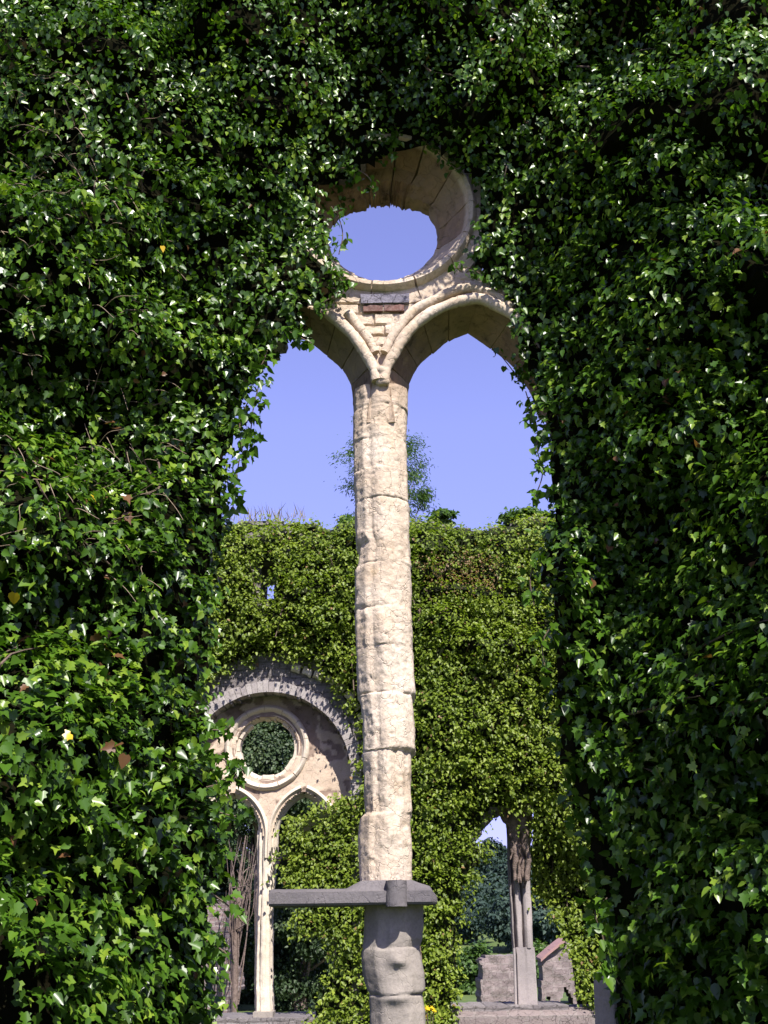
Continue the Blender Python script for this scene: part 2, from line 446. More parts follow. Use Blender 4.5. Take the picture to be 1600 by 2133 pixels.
# ---- roll mouldings (ribs)
def rib(P, r, tint=0.0):
    P = smooth(P, int(len(P) * 14))
    mb = MB(); L = np.arange(len(P))
    rad = r * (1 + .14 * vnoise(xz(L * .07, L * 0 + r * 300), 1.0))
    for q in np.arange(9, len(P) - 4, 21): rad = rad * (1 - .09 * np.exp(-((L - q - 3 * math.sin(q)) / .7) ** 2))
    mb.tube(P, rad, 14, tint)
    return mb.build('roll_moulding', M['cream'], near, disp=[(.004, .09, 3), (.005, .022, 3)], smooth_deg=50)
rib(to_w([(798, 793), (806, 765), (822, 735), (846, 697), (872, 670), (905, 648), (950, 630), (998, 622), (1038, 638), (1068, 656), (1100, 690)], YN - .02), .040)
rib(mirror(to_w([(799, 793), (806, 765), (822, 735), (846, 697), (872, 670), (897, 650)], YN - .02)), .040)
rib(to_w([(801, 735), (815, 706), (835, 678), (862, 648), (898, 628), (940, 608), (982, 601), (1030, 618), (1066, 645)], YN + .01), .036)
rib(mirror(to_w([(801, 735), (815, 706), (835, 678), (855, 650)], YN + .01)), .036)
mb = MB()                                       # the corbel where the ribs meet
bc = at(797, 783, YN - .03)
rows = []
for t in np.linspace(0, 1, 14):
    r = .047 * (1 + .35 * math.sin(t * 9) * .4) * (1 - .35 * (1 - t) ** 3)
    th = np.linspace(0, 2 * np.pi, 20, endpoint=False)
    rows.append(np.stack([bc[0] + 1.15 * r * np.cos(th), bc[1] + .02 + r * np.sin(th), np.full(20, bc[2] - .07 + .13 * t)], -1))
mb.loft(np.array(rows))
mb.build('corbel', M['cream'], near, disp=[(.014, .05, 4)], smooth_deg=45)

# ---- spandrel between the ribs under the oculus
def masked_plate(mb, x0, x1, z0, z1, cell, mask, yf, yb, tint=None, jit=0.0):
    """plate of cells whose centre satisfies mask(x,z); front yf (value or function of x,z), back yb"""
    nx = int(round((x1 - x0) / cell)); nz = int(round((z1 - z0) / cell))
    X, Z = np.meshgrid(np.linspace(x0, x1, nx + 1), np.linspace(z0, z1, nz + 1), indexing='ij')
    cx = (X[:-1, :-1] + X[1:, 1:]) / 2; cz = (Z[:-1, :-1] + Z[1:, 1:]) / 2
    Mk = mask(cx.ravel(), cz.ravel()).reshape(cx.shape)
    xj = X.ravel() + jit * cell * rng.uniform(-1, 1, X.size); zj = Z.ravel() + jit * cell * rng.uniform(-1, 1, X.size)
    yF = yf(X.ravel(), Z.ravel()) if callable(yf) else np.full(X.size, yf)
    n = X.size; idx = np.arange(n).reshape(X.shape)
    V = np.vstack([np.stack([xj, yF, zj], -1), np.stack([xj, np.full(n, yb), zj], -1)])
    F = []
    for i, j in np.argwhere(Mk):
        a, b, c, d = idx[i, j], idx[i + 1, j], idx[i + 1, j + 1], idx[i, j + 1]
        F.append((a, b, c, d)); F.append((a + n, d + n, c + n, b + n))
        if i == 0 or not Mk[i - 1, j]: F.append((a, d, d + n, a + n))
        if i == nx - 1 or not Mk[i + 1, j]: F.append((b, b + n, c + n, c))
        if j == 0 or not Mk[i, j - 1]: F.append((a, a + n, b + n, b))
        if j == nz - 1 or not Mk[i, j + 1]: F.append((d, c, c + n, d + n))
    used = np.unique(np.array([q for f in F for q in f])); re = np.full(2 * n, -1); re[used] = np.arange(len(used))
    tt = tint(X.ravel(), Z.ravel()) if callable(tint) else np.zeros(n)
    mb.add(V[used], [tuple(re[list(f)]) for f in F], np.r_[tt, tt][used])

SP_PX = [(797, 760), (818, 722), (848, 684), (880, 655), (930, 630), (1000, 612), (1060, 640), (1040, 560), (960, 560), (900, 590), (800, 600), (720, 590), (650, 590), (640, 625), (700, 640), (730, 655), (752, 690), (778, 735)]
SP = np.array([at(u, v, YN + .05)[[0, 2]] for u, v in SP_PX])
def sp_y(x, z):
    p = xz(x, z)
    rows = np.floor((z + .03 * vnoise(p, .3)) / .085); k = np.abs(((z + .03 * vnoise(p, .3)) / .085) % 1 - .5)
    colx = (x + .07 * (rows % 2) + .05 * vnoise(xz(rows, rows * 0), 1)) / .15; kx = np.abs(colx % 1 - .5)
    joint = np.maximum(np.clip((k - .42) / .08, 0, 1), np.clip((kx - .45) / .05, 0, 1))
    per = vnoise(np.stack([np.floor(colx) * 3.3, rows * 0, rows * 7.7], -1), 1.0)
    return YN + .06 + .030 * joint + .010 * per + .02 * fbm(p, .09, 4)
mb = MB()
masked_plate(mb, SP[:, 0].min() - .05, SP[:, 0].max() + .05, SP[:, 1].min(), SP[:, 1].max(), .012,
             lambda x, z: inside(SP, x, z) & (np.hypot(x - OX, z - OZ) > .60), sp_y, YN + .40)
mb.build('spandrel', M['cream'], near, smooth_deg=50)
def slab(name, mat, u0, u1, v0, v1, Y0, Y1, parent, disp=(.012, .06, 4)):
    a, b = at(u0, v1, Y0), at(u1, v0, Y0); mb = MB()
    nx = 26; rows = []
    for x in np.linspace(a[0], b[0], nx):
        q = corners([(Y0, a[2]), (Y0, b[2]), (Y1, b[2]), (Y1, a[2])], 6)
        rows.append(np.stack([np.full(len(q), x), q[:, 0], q[:, 1]], -1))
    mb.loft(np.array(rows)); return mb.build(name, mat, parent, disp=[disp], smooth_deg=40)
slab('slate_course', M['slate'], 752, 852, 611, 631, YN + .03, YN + .15, near, (.02, .08, 4))
slab('brick', M['redbrick'], 757, 798, 635, 648, YN + .04, YN + .15, near, (.006, .05, 3))
slab('brick', M['redbrick'], 800, 842, 634, 647, YN + .04, YN + .15, near, (.006, .05, 3))

# ---- mullion and lower pier: stacked weathered drums, one continuous surface
def shaft(name, mat, edges, joints, Y0, sec, bumps, parent, step=.008, ns=110, rough=(.006, .0045), groove=.009, flake=.48, tint=None, zend=None, ridge=1.0):
    E = np.array(edges, float)
    zs = np.array([at((l + r) / 2, v, Y0)[2] for v, l, r in E]); xl = np.array([at(l, v, Y0)[0] for v, l, r in E]); xr = np.array([at(r, v, Y0)[0] for v, l, r in E])
    if zend is not None: zs = np.r_[zs, zend]; xl = np.r_[xl, xl[-1]]; xr = np.r_[xr, xr[-1]]
    o = np.argsort(zs); zs, xl, xr = zs[o], xl[o], xr[o]
    zj = np.array([at(800, v, Y0)[2] for v in joints])
    n = max(12, int((zs[-1] - zs[0]) / step)); z = np.linspace(zs[0], zs[-1], n)
    L = np.interp(z, zs, xl); Rr = np.interp(z, zs, xr); S = resample(np.array(sec + [sec[0]]), ns + 1)[:-1]
    cx = (L + Rr) / 2; w = (Rr - L) / 2
    blk = np.searchsorted(np.sort(zj), z); jx = rng.uniform(-.005, .005, len(zj) + 1)[blk]; jy = rng.uniform(-.008, .008, len(zj) + 1)[blk]
    P = np.zeros((n, ns, 3))
    er = np.clip(.42 + .5 * vnoise(xz(z, z * 0), .35), 0, 1) * ridge      # how much of the front shaft is left
    yy = np.where(S[None, :, 1] < .03, .03 + (S[None, :, 1] - .03) * er[:, None], S[None, :, 1])
    P[:, :, 0] = (cx + jx)[:, None] + w[:, None] * S[None, :, 0]; P[:, :, 1] = Y0 + jy[:, None] + yy; P[:, :, 2] = z[:, None]
    flat = P.reshape(-1, 3)
    c3 = np.stack([np.repeat(cx, ns), np.full(n * ns, Y0 + .2), flat[:, 2]], -1)
    nrm = unit((flat - c3) * np.array([1, 1, 0]))
    d = rough[0] * fbm(flat, .13, 4) + rough[1] * fbm(flat + 9, .03, 3)
    st = lambda f, t: np.clip((f - t) / .035, 0, 1)
    f1 = fbm(flat * [1, 1, .8] + 50, .16, 5, .62); f2 = fbm(flat + 70, .07, 4, .65)
    d = d - flake * (.008 * st(f1, .06) + .006 * st(f1, .20) + .004 * st(f2, .22))
    pit = np.clip(fbm(flat + 31, .035, 2) - .42, 0, 1); d -= .05 * pit * flake
    wob = flat[:, 2] + .012 * vnoise(flat + 3, .12)
    for q in zj:
        k = np.exp(-((wob - q) / .0050) ** 2); d -= groove * k * np.clip(.55 + .8 * vnoise(flat + q, .12), .15, 1)
        d -= .005 * np.exp(-((wob - q) / .02) ** 2) * np.clip(vnoise(flat + q + 5, .06), 0, 1)
    flat = flat + nrm * d[:, None]
    for u, v, ru, rv, amp in bumps:
        c = at(u, v, Y0); front = flat[:, 1] < Y0 + .12
        zz = (flat[:, 2] - c[2]); g = np.exp(-((flat[:, 0] - c[0]) / ru) ** 2) * np.where(zz < 0, np.exp(-(zz / (rv * .6)) ** 2), np.exp(-(zz / rv) ** 2))
        flat[:, 1] -= amp * g * front
    tt = 0.0 if tint is None else tint(z)
    mb = MB(); mb.loft(flat.reshape(n, ns, 3), tt)
    return mb.build(name, mat, parent, smooth_deg=60)

SEC = [(-1, .17), (-.96, .11), (-.62, .035), (-.36, .022), (-.30, .0), (-.15, -.025), (0, -.033), (.15, -.025), (.30, .0), (.36, .022), (.62, .035), (.96, .11), (1, .17), (1, .40), (.9, .41), (-.9, .41), (-1, .40)]
EDG = [(795, 736, 849), (815, 735, 850), (850, 735, 850), (910, 735, 848), (970, 735, 850), (1033, 737, 851), (1040, 736, 853), (1100, 738, 853), (1112, 740, 854), (1125, 749, 855),
       (1150, 745, 856), (1165, 743, 858), (1175, 738, 857), (1250, 737, 858), (1258, 740, 858), (1268, 738, 859), (1336, 740, 862), (1344, 739, 862), (1400, 741, 864), (1436, 742, 866), (1443, 749, 861), (1490, 756, 866),
       (1555, 757, 869), (1563, 752, 857), (1600, 755, 857), (1640, 755, 856), (1688, 757, 860), (1697, 748, 858), (1720, 746, 857), (1750, 745, 860), (1790, 747, 861), (1838, 750, 859)]
shaft('mullion', M['cream'], EDG, [838, 905, 970, 1033, 1168, 1258, 1340, 1439, 1559, 1692], YN, SEC,
      [(800, 1400, .035, .30, .020), (806, 1650, .04, .22, .014), (820, 1735, .05, .10, .026), (770, 1700, .05, .12, .012), (835, 1520, .04, .16, .010), (765, 1300, .05, .12, .008)],
      near, tint=lambda z: .45 * np.clip((z - at(800, 850, YN)[2]) / .22, 0, 1))
PED = [(1884, 756, 883), (1930, 757, 883), (1955, 756, 882), (1972, 752, 876), (1980, 751, 875), (2000, 750, 879), (2030, 754, 886), (2065, 763, 886), (2072, 767, 881), (2085, 768, 882), (2110, 769, 887), (2160, 769, 889)]
SEC2 = [(-1, .19), (-.95, .12), (-.55, .04), (-.30, .02), (-.15, .005), (0, .0), (.15, .005), (.30, .02), (.55, .04), (.95, .12), (1, .19), (1, .40), (.9, .41), (-.9, .41), (-1, .40)]
shaft('pier', M['pier'], PED, [1974, 2073], YN, SEC2,
      [(830, 2003, .05, .05, .04), (825, 2080, .07, .05, .03), (815, 1950, .02, .10, .012), (845, 1925, .02, .07, .012)], near, rough=(.008, .002), groove=.010, zend=0.0, ridge=.6, flake=.12)

# ---- broken transom
mb = MB()
xL, xR = at(560, 1868, YN - .1)[0], at(911, 1868, YN - .1)[0]
zb = at(800, 1884, YN - .1)[2]; zt = at(800, 1856, YN - .1)[2]
mz = at(800, 1838, YN + .02)[2]; mx0, mx1 = at(752, 1850, YN)[0], at(858, 1850, YN)[0]
rows = []
for x in np.r_[np.linspace(xL, xL + .012, 3), np.linspace(xL + .03, xR - .10, 60), np.linspace(xR - .095, xR, 14)]:
    e = np.clip((xR - x) / .035, 0, 1)                      # broken right end
    near_m = np.clip(1 - (mx0 - x) / .09, 0, 1) if x < mx0 else np.clip(1 - max(x - mx1, 0) / max(xR - .02 - mx1, .01), 0, 1)
    zf = zb + (zt - zb) * (.55 + .45 * e)
    ztop = zf + (.022 + (mz - zt - .012) * near_m) * (.3 + .7 * e)
    yb_ = YN + .36 - .12 * (1 - e)
    y0 = YN - .10 + .05 * (1 - e)
    q = np.array([(y0 + .012, zb), (y0, zb + .012), (y0, zf), (y0 + .03, zf + .004), (YN + .0 + .04 * (1 - near_m), ztop), (yb_ - .12, ztop + .004), (yb_, zf), (yb_, zb)])
    q = corners(q, 5)
    rows.append(np.stack([np.full(len(q), x), q[:, 0], q[:, 1]], -1))
mb.loft(np.array(rows))
tr = mb.build('transom', M['grey'], near, disp=[(.003, .15, 3), (.0022, .03, 3)], smooth_deg=35)
mb = MB(); c = at(826, 1860, YN - .1); rows = []
for z in np.linspace(zb - .012, mz + .006, 14):
    th = np.linspace(-np.pi, 0, 18); r = .062
    ring = np.stack([c[0] + r * np.cos(th), YN - .085 + .062 * np.sin(th), np.full(18, z)], -1)
    ring = np.vstack([ring, [[c[0] + r, YN + .05, z], [c[0] - r, YN + .05, z]]]); rows.append(ring)
mb.loft(np.array(rows)); sh = mb.build('shaft_base', M['grey'], near, disp=[(.006, .06, 3)], smooth_deg=40)

# ---- masonry behind the ivy and the bare foot of the right jamb
mb = MB()
masked_plate(mb, -5.0, 5.0, -.2, 9.2, .05, lambda x, z: ~inside(BARE, x, z) & (edge_dist(BARE, x, z) > .15), lambda x, z: YN + .08 + .03 * fbm(xz(x, z), .3, 3), YN + .42, jit=.2)
mb.build('masonry', M['rubble'], near)
shaft('jamb', M['pier'], [(2030, 1262, 1300), (2060, 1262, 1300), (2133, 1266, 1302), (2200, 1266, 1302)], [2085], YN + .02, SEC2, [], near, zend=0.0, flake=.2)

# ================================================================== NEAR IVY
CTRL = [(-300, -100, 1.3), (0, 0, 1.3), (0, 500, 1.5), (0, 1000, 1.7), (0, 1500, 1.9), (0, 2133, 2.1), (-300, 1000, 1.7), (-300, 2100, 2.1), (200, 100, 1.25), (200, 350, 1.3), (220, 600, 1.4),
        (230, 800, 1.5), (180, 1000, 1.6), (215, 1150, 1.5), (230, 1350, 1.5), (230, 1700, 1.5), (240, 2050, 1.6), (430, 200, .75), (430, 320, .8), (400, 480, .75), (450, 560, .5), (340, 650, .8),
        (370, 820, .2), (355, 940, .15), (335, 1060, .2), (320, 1180, .5), (300, 1270, .9), (350, 1400, .8), (360, 1700, .75), (380, 2000, .8), (470, 680, .3), (480, 850, .3), (460, 1000, .32), (430, 1200, .45),
        (425, 1500, .55), (430, 1700, .6), (430, 1900, .6), (440, 2100, .6), (600, 500, .45), (640, 430, .28), (690, 430, .12), (560, 620, .28), (680, 590, .14),
        (560, 330, .55), (600, 60, .95), (520, 120, .85), (600, 230, .5), (680, 300, .18), (800, 20, .95), (700, 170, .6), (760, 240, .2), (830, 270, .05), (900, 220, .3), (950, 130, .8), (980, 310, .35), (1000, 30, 1.0), (1030, 230, .62),
        (1020, 430, .12), (1060, 480, .14), (1060, 570, .08), (1090, 650, .10), (1100, 740, .12), (1100, 360, .3), (1190, 160, .5), (1190, 330, .2), (1220, 450, .2), (1240, 620, .2), (1160, 700, .25), (1200, 800, .3), (1250, 880, .25), (1140, 880, .18),
        (1150, 980, .3), (1160, 1130, .32), (1230, 1200, .5), (1330, 1120, .3), (1350, 1300, .25), (1220, 1400, .5), (1190, 1560, .48), (1290, 1620, .5), (1400, 1450, .3), (1420, 1700, .28), (1490, 1950, .3), (1310, 1800, .55),
        (1290, 2000, .5), (1300, 2130, .5), (1450, 2130, .35), (1280, 70, 1.4), (1370, 150, 1.5), (1500, 60, 1.6), (1310, 270, .6), (1430, 330, 1.4), (1350, 450, 1.25), (1480, 560, 1.5), (1340, 550, 1.1), (1360, 660, 1.4), (1450, 760, 1.4), (1370, 840, .7),
        (1550, 900, 1.6), (1460, 1010, .9), (1570, 1200, 1.7), (1530, 1370, 1.1), (1600, 1500, 1.6), (1560, 1680, .9), (1620, 1800, 1.4), (1630, 2130, 1.4), (1900, 500, 1.9), (1850, 900, 2.4), (1850, 1300, 2.6), (1850, 1700, 2.6), (1900, 2000, 2.4), (800, -250, 1.0), (1500, -250, 1.6), (200, -250, 1.3)]  # far-right bulge is out of view, added to shade the lower right ivy
def tiers(x, z, h, wx):
    """shelving growth: each tier of shoots slopes out and down, then is undercut"""
    f = z / h + 1.0 * vnoise(xz(x, z) + 5, (wx * 1.5, 1, h * 2.6)) + .35 * vnoise(xz(x, z) + 55, (wx * .5, 1, h)); k = np.floor(f); fr = f - k
    q = np.stack([np.asarray(x, float) / wx + k * 3.7, np.full(np.shape(x), 2.0), k * 9.13], -1)
    a = np.clip(.45 + .85 * vnoise(q, 1.0), .05, 1.2)
    return a * (1 - fr) * np.clip(fr / .16, 0, 1)
CW = np.array([[*at(u, v, YN - p)[[0, 2]], p] for u, v, p in CTRL])
def prot0(x, z):
    x = np.asarray(x, float); z = np.asarray(z, float); num = 0; den = 1e-9
    for cx, cz, p in CW:
        w = np.exp(-((x - cx) ** 2 + (z - cz) ** 2) / (2 * .20 ** 2)) + 2e-4 / ((x - cx) ** 2 + (z - cz) ** 2 + .05); num = num + w * p; den = den + w
    return num / den
def prot(x, z):
    b = prot0(x, z); p = xz(x, z)
    amp = np.clip(b / .6, .15, 1.15)
    return np.maximum(b + amp * (.50 * (tiers(x, z, .44, .50) - .3) + .09 * vnoise(p, (.50, 1, .30)) + .09 * vnoise(p + 40, (.22, 1, .14)) + .12 * vnoise(p + 80, (.9, 1, .8))), .05)
def prot_n(x, z):
    e = .04; p = prot(x, z)
    gx = (prot(x + e, z) - prot(x - e, z)) / (2 * e); gz = (prot(x, z + e) - prot(x, z - e)) / (2 * e)
    return p, unit(np.stack([-gx, -np.ones_like(gx), -gz], -1))

ivy = empty('ivy', (0, YN, 0), 'dark glossy ivy smothering the near wall all around the window', 'ivy')
XA, XB, ZA, ZB = -3.7, 3.7, .35, 9.25
# backing sheet, coloured near black as the deep shade behind the leaves
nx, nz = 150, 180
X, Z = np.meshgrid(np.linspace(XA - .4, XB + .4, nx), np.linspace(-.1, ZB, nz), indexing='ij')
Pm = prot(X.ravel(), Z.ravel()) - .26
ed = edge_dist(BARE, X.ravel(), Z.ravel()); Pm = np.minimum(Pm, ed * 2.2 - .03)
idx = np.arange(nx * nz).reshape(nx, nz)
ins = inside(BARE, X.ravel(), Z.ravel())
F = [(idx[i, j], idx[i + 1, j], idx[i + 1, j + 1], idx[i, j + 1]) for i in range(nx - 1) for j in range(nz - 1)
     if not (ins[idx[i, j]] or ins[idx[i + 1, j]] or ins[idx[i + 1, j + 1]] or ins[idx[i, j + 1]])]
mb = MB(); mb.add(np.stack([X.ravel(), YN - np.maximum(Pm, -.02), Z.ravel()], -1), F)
mb.build('ivy_shade_sheet', M['mat'], ivy, disp=[(.04, .12, 3)], fix_normals=False)

def leaf_size(z, p):
    """juvenile leaves low on the wall are large, those high up small"""
    return np.clip(.081 - .0053 * (z - .5), .044, .083)

def age_tint(n, pos, young=.12):
    t = np.clip(rng.beta(1.6, 3.2, n) + .18 * vnoise(pos, .5), 0, .95)
    k = rng.random(n); t = np.where(k < young, rng.uniform(.7, 1.0, n), t)
    t = np.where(k > .9965, 1.4, t); return np.where(k > .99990, 2.0, t)

G_ = {'L': [], 'H': [], 'O': []}
def put(pos, nor, tip, size, tint, zsplit=True):
    k = rng.random(len(pos)); hi = np.clip((pos[:, 2] - 3.0) / 4.0, 0, 1)      # adult, unlobed leaves towards the top
    L = k > .35 + .5 * hi; H = ~L & (rng.random(len(pos)) < .5); O = ~L & ~H
    for key, m_ in (('L', L), ('H', H), ('O', O)):
        G_[key].append((pos[m_], nor[m_], tip[m_], size[m_], tint[m_]))

# sprays: each grows out of the backing sheet and bends down, leaves along it
def sprays(N, per, Lr, edge_only=False):
    x = rng.uniform(XA, XB, N); z = rng.uniform(ZA, ZB, N)
    ok = ~inside(BARE, x, z) & (edge_dist(BARE, x, z) > .03); x, z = x[ok], z[ok]
    d = edge_dist(BARE, x, z)
    if edge_only: k = d < .17; x, z, d = x[k], z[k], d[k]
    p, n = prot_n(x, z)
    if not edge_only:
        k = rng.random(len(x)) < np.clip(1 / np.abs(n[:, 1]), 1, 3.2) / 3.2; x, z, d, p, n = x[k], z[k], d[k], p[k], n[k]
    p = np.minimum(p, .06 + d * 3.0)
    N = len(x); base = np.stack([x, YN - p, z], -1)
    if edge_only: base[:, 1] += rng.random(N) * (p + .42)
    g = unit(n * .8 + UP * .25 + rnd(N) * .42)
    L = rng.uniform(*Lr, N)
    lum = rng.normal(size=N) * .16 + .12 * vnoise(base, (.5, .5, .3))
    for k in range(per):
        t = (k + rng.random(N) * .8) / per
        pos = base + g * (L * t)[:, None] - UP * (L * .42 * t * t)[:, None] + rnd(N) * .026
        hi = np.clip((pos[:, 2:3] - 3.5) / 4, 0, 1); nor = unit(n * .40 + np.array([.08, -1, 0]) * (.22 + .33 * hi) * np.abs(n[:, 1:2]) ** 1.5 + UP * (.58 - .40 * hi) + rnd(N) * .30 + g * .1)
        tip = g * .45 - UP * .55 + rnd(N) * .5 + n * .25
        sz = leaf_size(pos[:, 2], p) * rng.uniform(.62, 1.12, N) * (1.05 - .25 * t)
        at_ = age_tint(N, pos, .05 + .10 * (t.mean() > .75)); at_ = np.where(at_ < 1, np.clip(at_ + lum + .22 * (t - .45), 0, .97), at_); put(pos, nor, tip, sz, at_)
sprays(17500, 9, (.08, .24))
sprays(2200, 12, (.2, .38))
sprays(26000, 5, (.04, .12), True)
# close covering layer lying on the backing sheet
N = 84000
x = rng.uniform(XA - .2, XB + .2, N); z = rng.uniform(ZA - .3, ZB, N); ok = ~inside(BARE, x, z); x, z = x[ok], z[ok]; N = len(x)
p, n = prot_n(x, z); k = rng.random(N) < np.clip(1 / np.abs(n[:, 1]), 1, 3.2) / 3.2; x, z, p, n = x[k], z[k], p[k], n[k]; N = len(x); p = np.minimum(p, .04 + edge_dist(BARE, x, z) * 3)
pos = np.stack([x, YN - p + rng.uniform(-.03, .10, N), z], -1)
hi = np.clip((z[:, None] - 3.5) / 4, 0, 1)
put(pos, unit(n * .5 + np.array([.08, -1, 0]) * .4 * np.abs(n[:, 1:2]) ** 1.5 + UP * (.35 - .25 * hi) + rnd(N) * .38), -UP + rnd(N) * .5 + n * .2, leaf_size(z, p) * rng.uniform(.6, 1.1, N), age_tint(N, pos, .03))

# trailing sprays that hang free of the mass
def trail(pxs, Y, n, size, tint_hi=.5, spread=.05, r=.004):
    P = smooth(np.array([at(u, v, Y) for u, v in pxs]), 24); sb = MB(); sb.tube(P, r, 5); sb.build('stem', M['stem'], ivy)
    t = rng.random(n); base = np.stack([np.interp(t * 23, np.arange(24), P[:, k]) for k in range(3)], -1)
    pos = base + rnd(n) * spread * .6
    put(pos, unit(np.array([0, -.6, .45]) + rnd(n) * .5), np.array([0, -.15, -.9]) + rnd(n) * .55, size * rng.uniform(.65, 1.1, n), np.clip(rng.random(n) * tint_hi + .15, 0, .95))
for pts, Y, n, s_ in [([(540, 800), (528, 850), (522, 900), (512, 955)], 6.75, 34, .075), ([(520, 830), (500, 880), (505, 940)], 6.7, 30, .075), ([(500, 950), (490, 1010), (485, 1060)], 6.65, 26, .08),
                      ([(690, 430), (706, 455), (714, 490), (706, 530)], 6.85, 26, .062), ([(700, 350), (740, 352), (770, 372), (782, 408)], 6.86, 30, .058), ([(690, 560), (712, 585), (728, 600)], 6.86, 30, .06),
                      ([(690, 600), (712, 600), (722, 580)], 6.85, 16, .055), ([(655, 640), (690, 620), (718, 610)], 6.84, 30, .055), ([(940, 560), (975, 558), (1000, 570)], 6.88, 20, .05),
                      ([(600, 690), (630, 705), (650, 715)], 6.75, 26, .07), ([(560, 720), (550, 750), (535, 775)], 6.75, 26, .07),
                      ([(1030, 725), (1055, 755), (1085, 795)], 7.2, 16, .055), ([(1095, 815), (1105, 850), (1108, 880)], 6.9, 18, .06),
                      ([(420, 1560), (470, 1585), (500, 1600), (510, 1612)], 6.4, 30, .062), ([(430, 1640), (480, 1625), (500, 1598)], 6.4, 20, .062), ([(430, 1520), (470, 1520), (480, 1510)], 6.4, 24, .062),
                      ([(450, 1690), (490, 1700), (515, 1690)], 6.4, 22, .062), ([(440, 1860), (480, 1890), (505, 1920)], 6.3, 16, .062), ([(430, 1960), (470, 1985), (478, 2010)], 6.3, 20, .062),
                      ([(1130, 1160), (1105, 1200), (1112, 1260)], 6.7, 26, .07), ([(1150, 1300), (1130, 1340), (1135, 1390)], 6.65, 22, .07), ([(1265, 1870), (1240, 1900), (1258, 1960)], 6.5, 26, .075),
                      ([(1280, 1960), (1262, 2000), (1290, 2050)], 6.5, 24, .075), ([(1140, 880), (1118, 925), (1130, 985), (1115, 1035)], 6.75, 40, .07),
                      ([(820, 255), (830, 285), (822, 315)], 6.9, 18, .06), ([(880, 290), (930, 335), (965, 365)], 6.93, 26, .05)]:
    trail(pts, Y, n, s_)
for (u, v, n_, t_) in [(225, 1395, 5, 1.4), (245, 1050, 3, 1.4), (190, 1340, 2, 1.4), (275, 1560, 3, 1.4), (240, 900, 2, 1.4), (36, 1240, 1, 2.0), (150, 1525, 1, 2.0)]:
    c = at(u, v, 5.6); p, n = prot_n(np.full(n_, c[0]), np.full(n_, c[2])); 
    for it in range(3): c = at(u, v, YN - float(p[0]) - .1); p, n = prot_n(np.full(n_, c[0]), np.full(n_, c[2]))
    pos = np.stack([np.full(n_, c[0]), YN - p - .11, np.full(n_, c[2])], -1) + (rnd(n_) * [.05, .02, .07] if n_ > 1 else 0)
    put(pos, unit(np.array([0, -.8, .5]) + rnd(n_) * .35), np.array([0, 0, -1.0]) + rnd(n_) * .5, np.full(n_, .068), np.full(n_, t_))
grp = []
for key, T in (('L', LOBED), ('H', HEART), ('O', OVATE)):
    A = [np.concatenate([g[i] for g in G_[key]]) for i in range(5)]
    grp.append((T, *A))
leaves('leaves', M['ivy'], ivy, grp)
# bare woody stems showing through
for _ in range(90):
    x = rng.uniform(XA + .2, XB - .2); z = rng.uniform(ZA + .2, ZB - .5)
    n = 12; ang = rng.uniform(-.9, .9) + (np.pi / 2 if rng.random() < .75 else 0); L = rng.uniform(.3, .9)
    t = np.linspace(0, 1, n); xs = x + L * t * math.cos(ang) + .05 * np.sin(t * 5 + x * 9); zs = z + L * t * math.sin(ang)
    if inside(BARE, xs, zs).any() or edge_dist(BARE, xs, zs).min() < .08: continue
    p = prot(xs, zs)
    stems = MB(); stems.tube(np.stack([xs, YN - p - .02 + .05 * np.sin(t * 7 + z), zs], -1), rng.uniform(.003, .008) * (1 - .5 * t), 5)
    stems.build('stem', M['stem'], ivy, disp=[(.01, .1, 2)])

tw = MB()
for _ in range(230):
    u, v = rng.uniform(-60, 300), rng.uniform(60, 1150)
    c = at(u, v, 5.6); x, z = c[0], c[2]; n = 9; ang = rng.uniform(-1.3, .6) + (np.pi if rng.random() < .4 else 0); L = rng.uniform(.06, .24); t = np.linspace(0, 1, n)
    xs = x + L * t * math.cos(ang); zs = z + L * t * math.sin(ang) - .25 * L * t * t
    p = float(prot(np.array([x]), np.array([z]))[0])
    tw.tube(np.stack([xs, YN - p - .03 - .12 * t + .02 * np.sin(t * 6 + z * 9), zs], -1), .0028 * (1 - .5 * t), 4)
tag(tw.build('twigs', M['twig'], ivy), kind='stuff')

# ================================================================== FAR WALL
YF = 15.6; YT = YF + .28                         # face of the wall and of the recessed tympanum
far = empty('abbey_wall', (0, YF, 0), 'far sunlit abbey wall with two windows under thick ivy, one with a complete round opening', 'wall')
TOP_PX = [(-200, 1085), (300, 1075), (480, 1078), (560, 1074), (640, 1080), (690, 1096), (725, 1082), (790, 1076), (860, 1080), (910, 1076), (940, 1088), (1000, 1092), (1060, 1086), (1110, 1072), (1200, 1065), (1500, 1075), (2000, 1085)]
TOPW = np.array([at(u, v + 10, YF)[[0, 2]] for u, v in TOP_PX])
def topz(x): return np.interp(x, TOPW[:, 0], TOPW[:, 1]) + .07 * vnoise(xz(x, np.zeros_like(x)), .45) + .04 * vnoise(xz(x, np.zeros_like(x)) + 9, .18)
WX = at(556, 1616, YF)[0]; WZ = at(556, 1616, YF)[2]; RA = 1.143     # big round arch of the left window
FX0, FX1 = -5.6, 7.2
RW_PX = [(1030, 1700), (1060, 1672), (1120, 1668), (1235, 1700), (1262, 1860), (1268, 1960), (1270, 2020), (1270, 2098), (940, 2098), (938, 2000), (945, 1900), (962, 1830), (980, 1760)]
RW = np.array([at(u, v, YF)[[0, 2]] for u, v in RW_PX])
sillz = at(556, 2113, YT)[2]
def left_open(x, z): return ((np.hypot(x - WX, z - WZ) < RA) | ((np.abs(x - WX) < RA) & (z < WZ) & (z > sillz - .05)))
mb = MB()
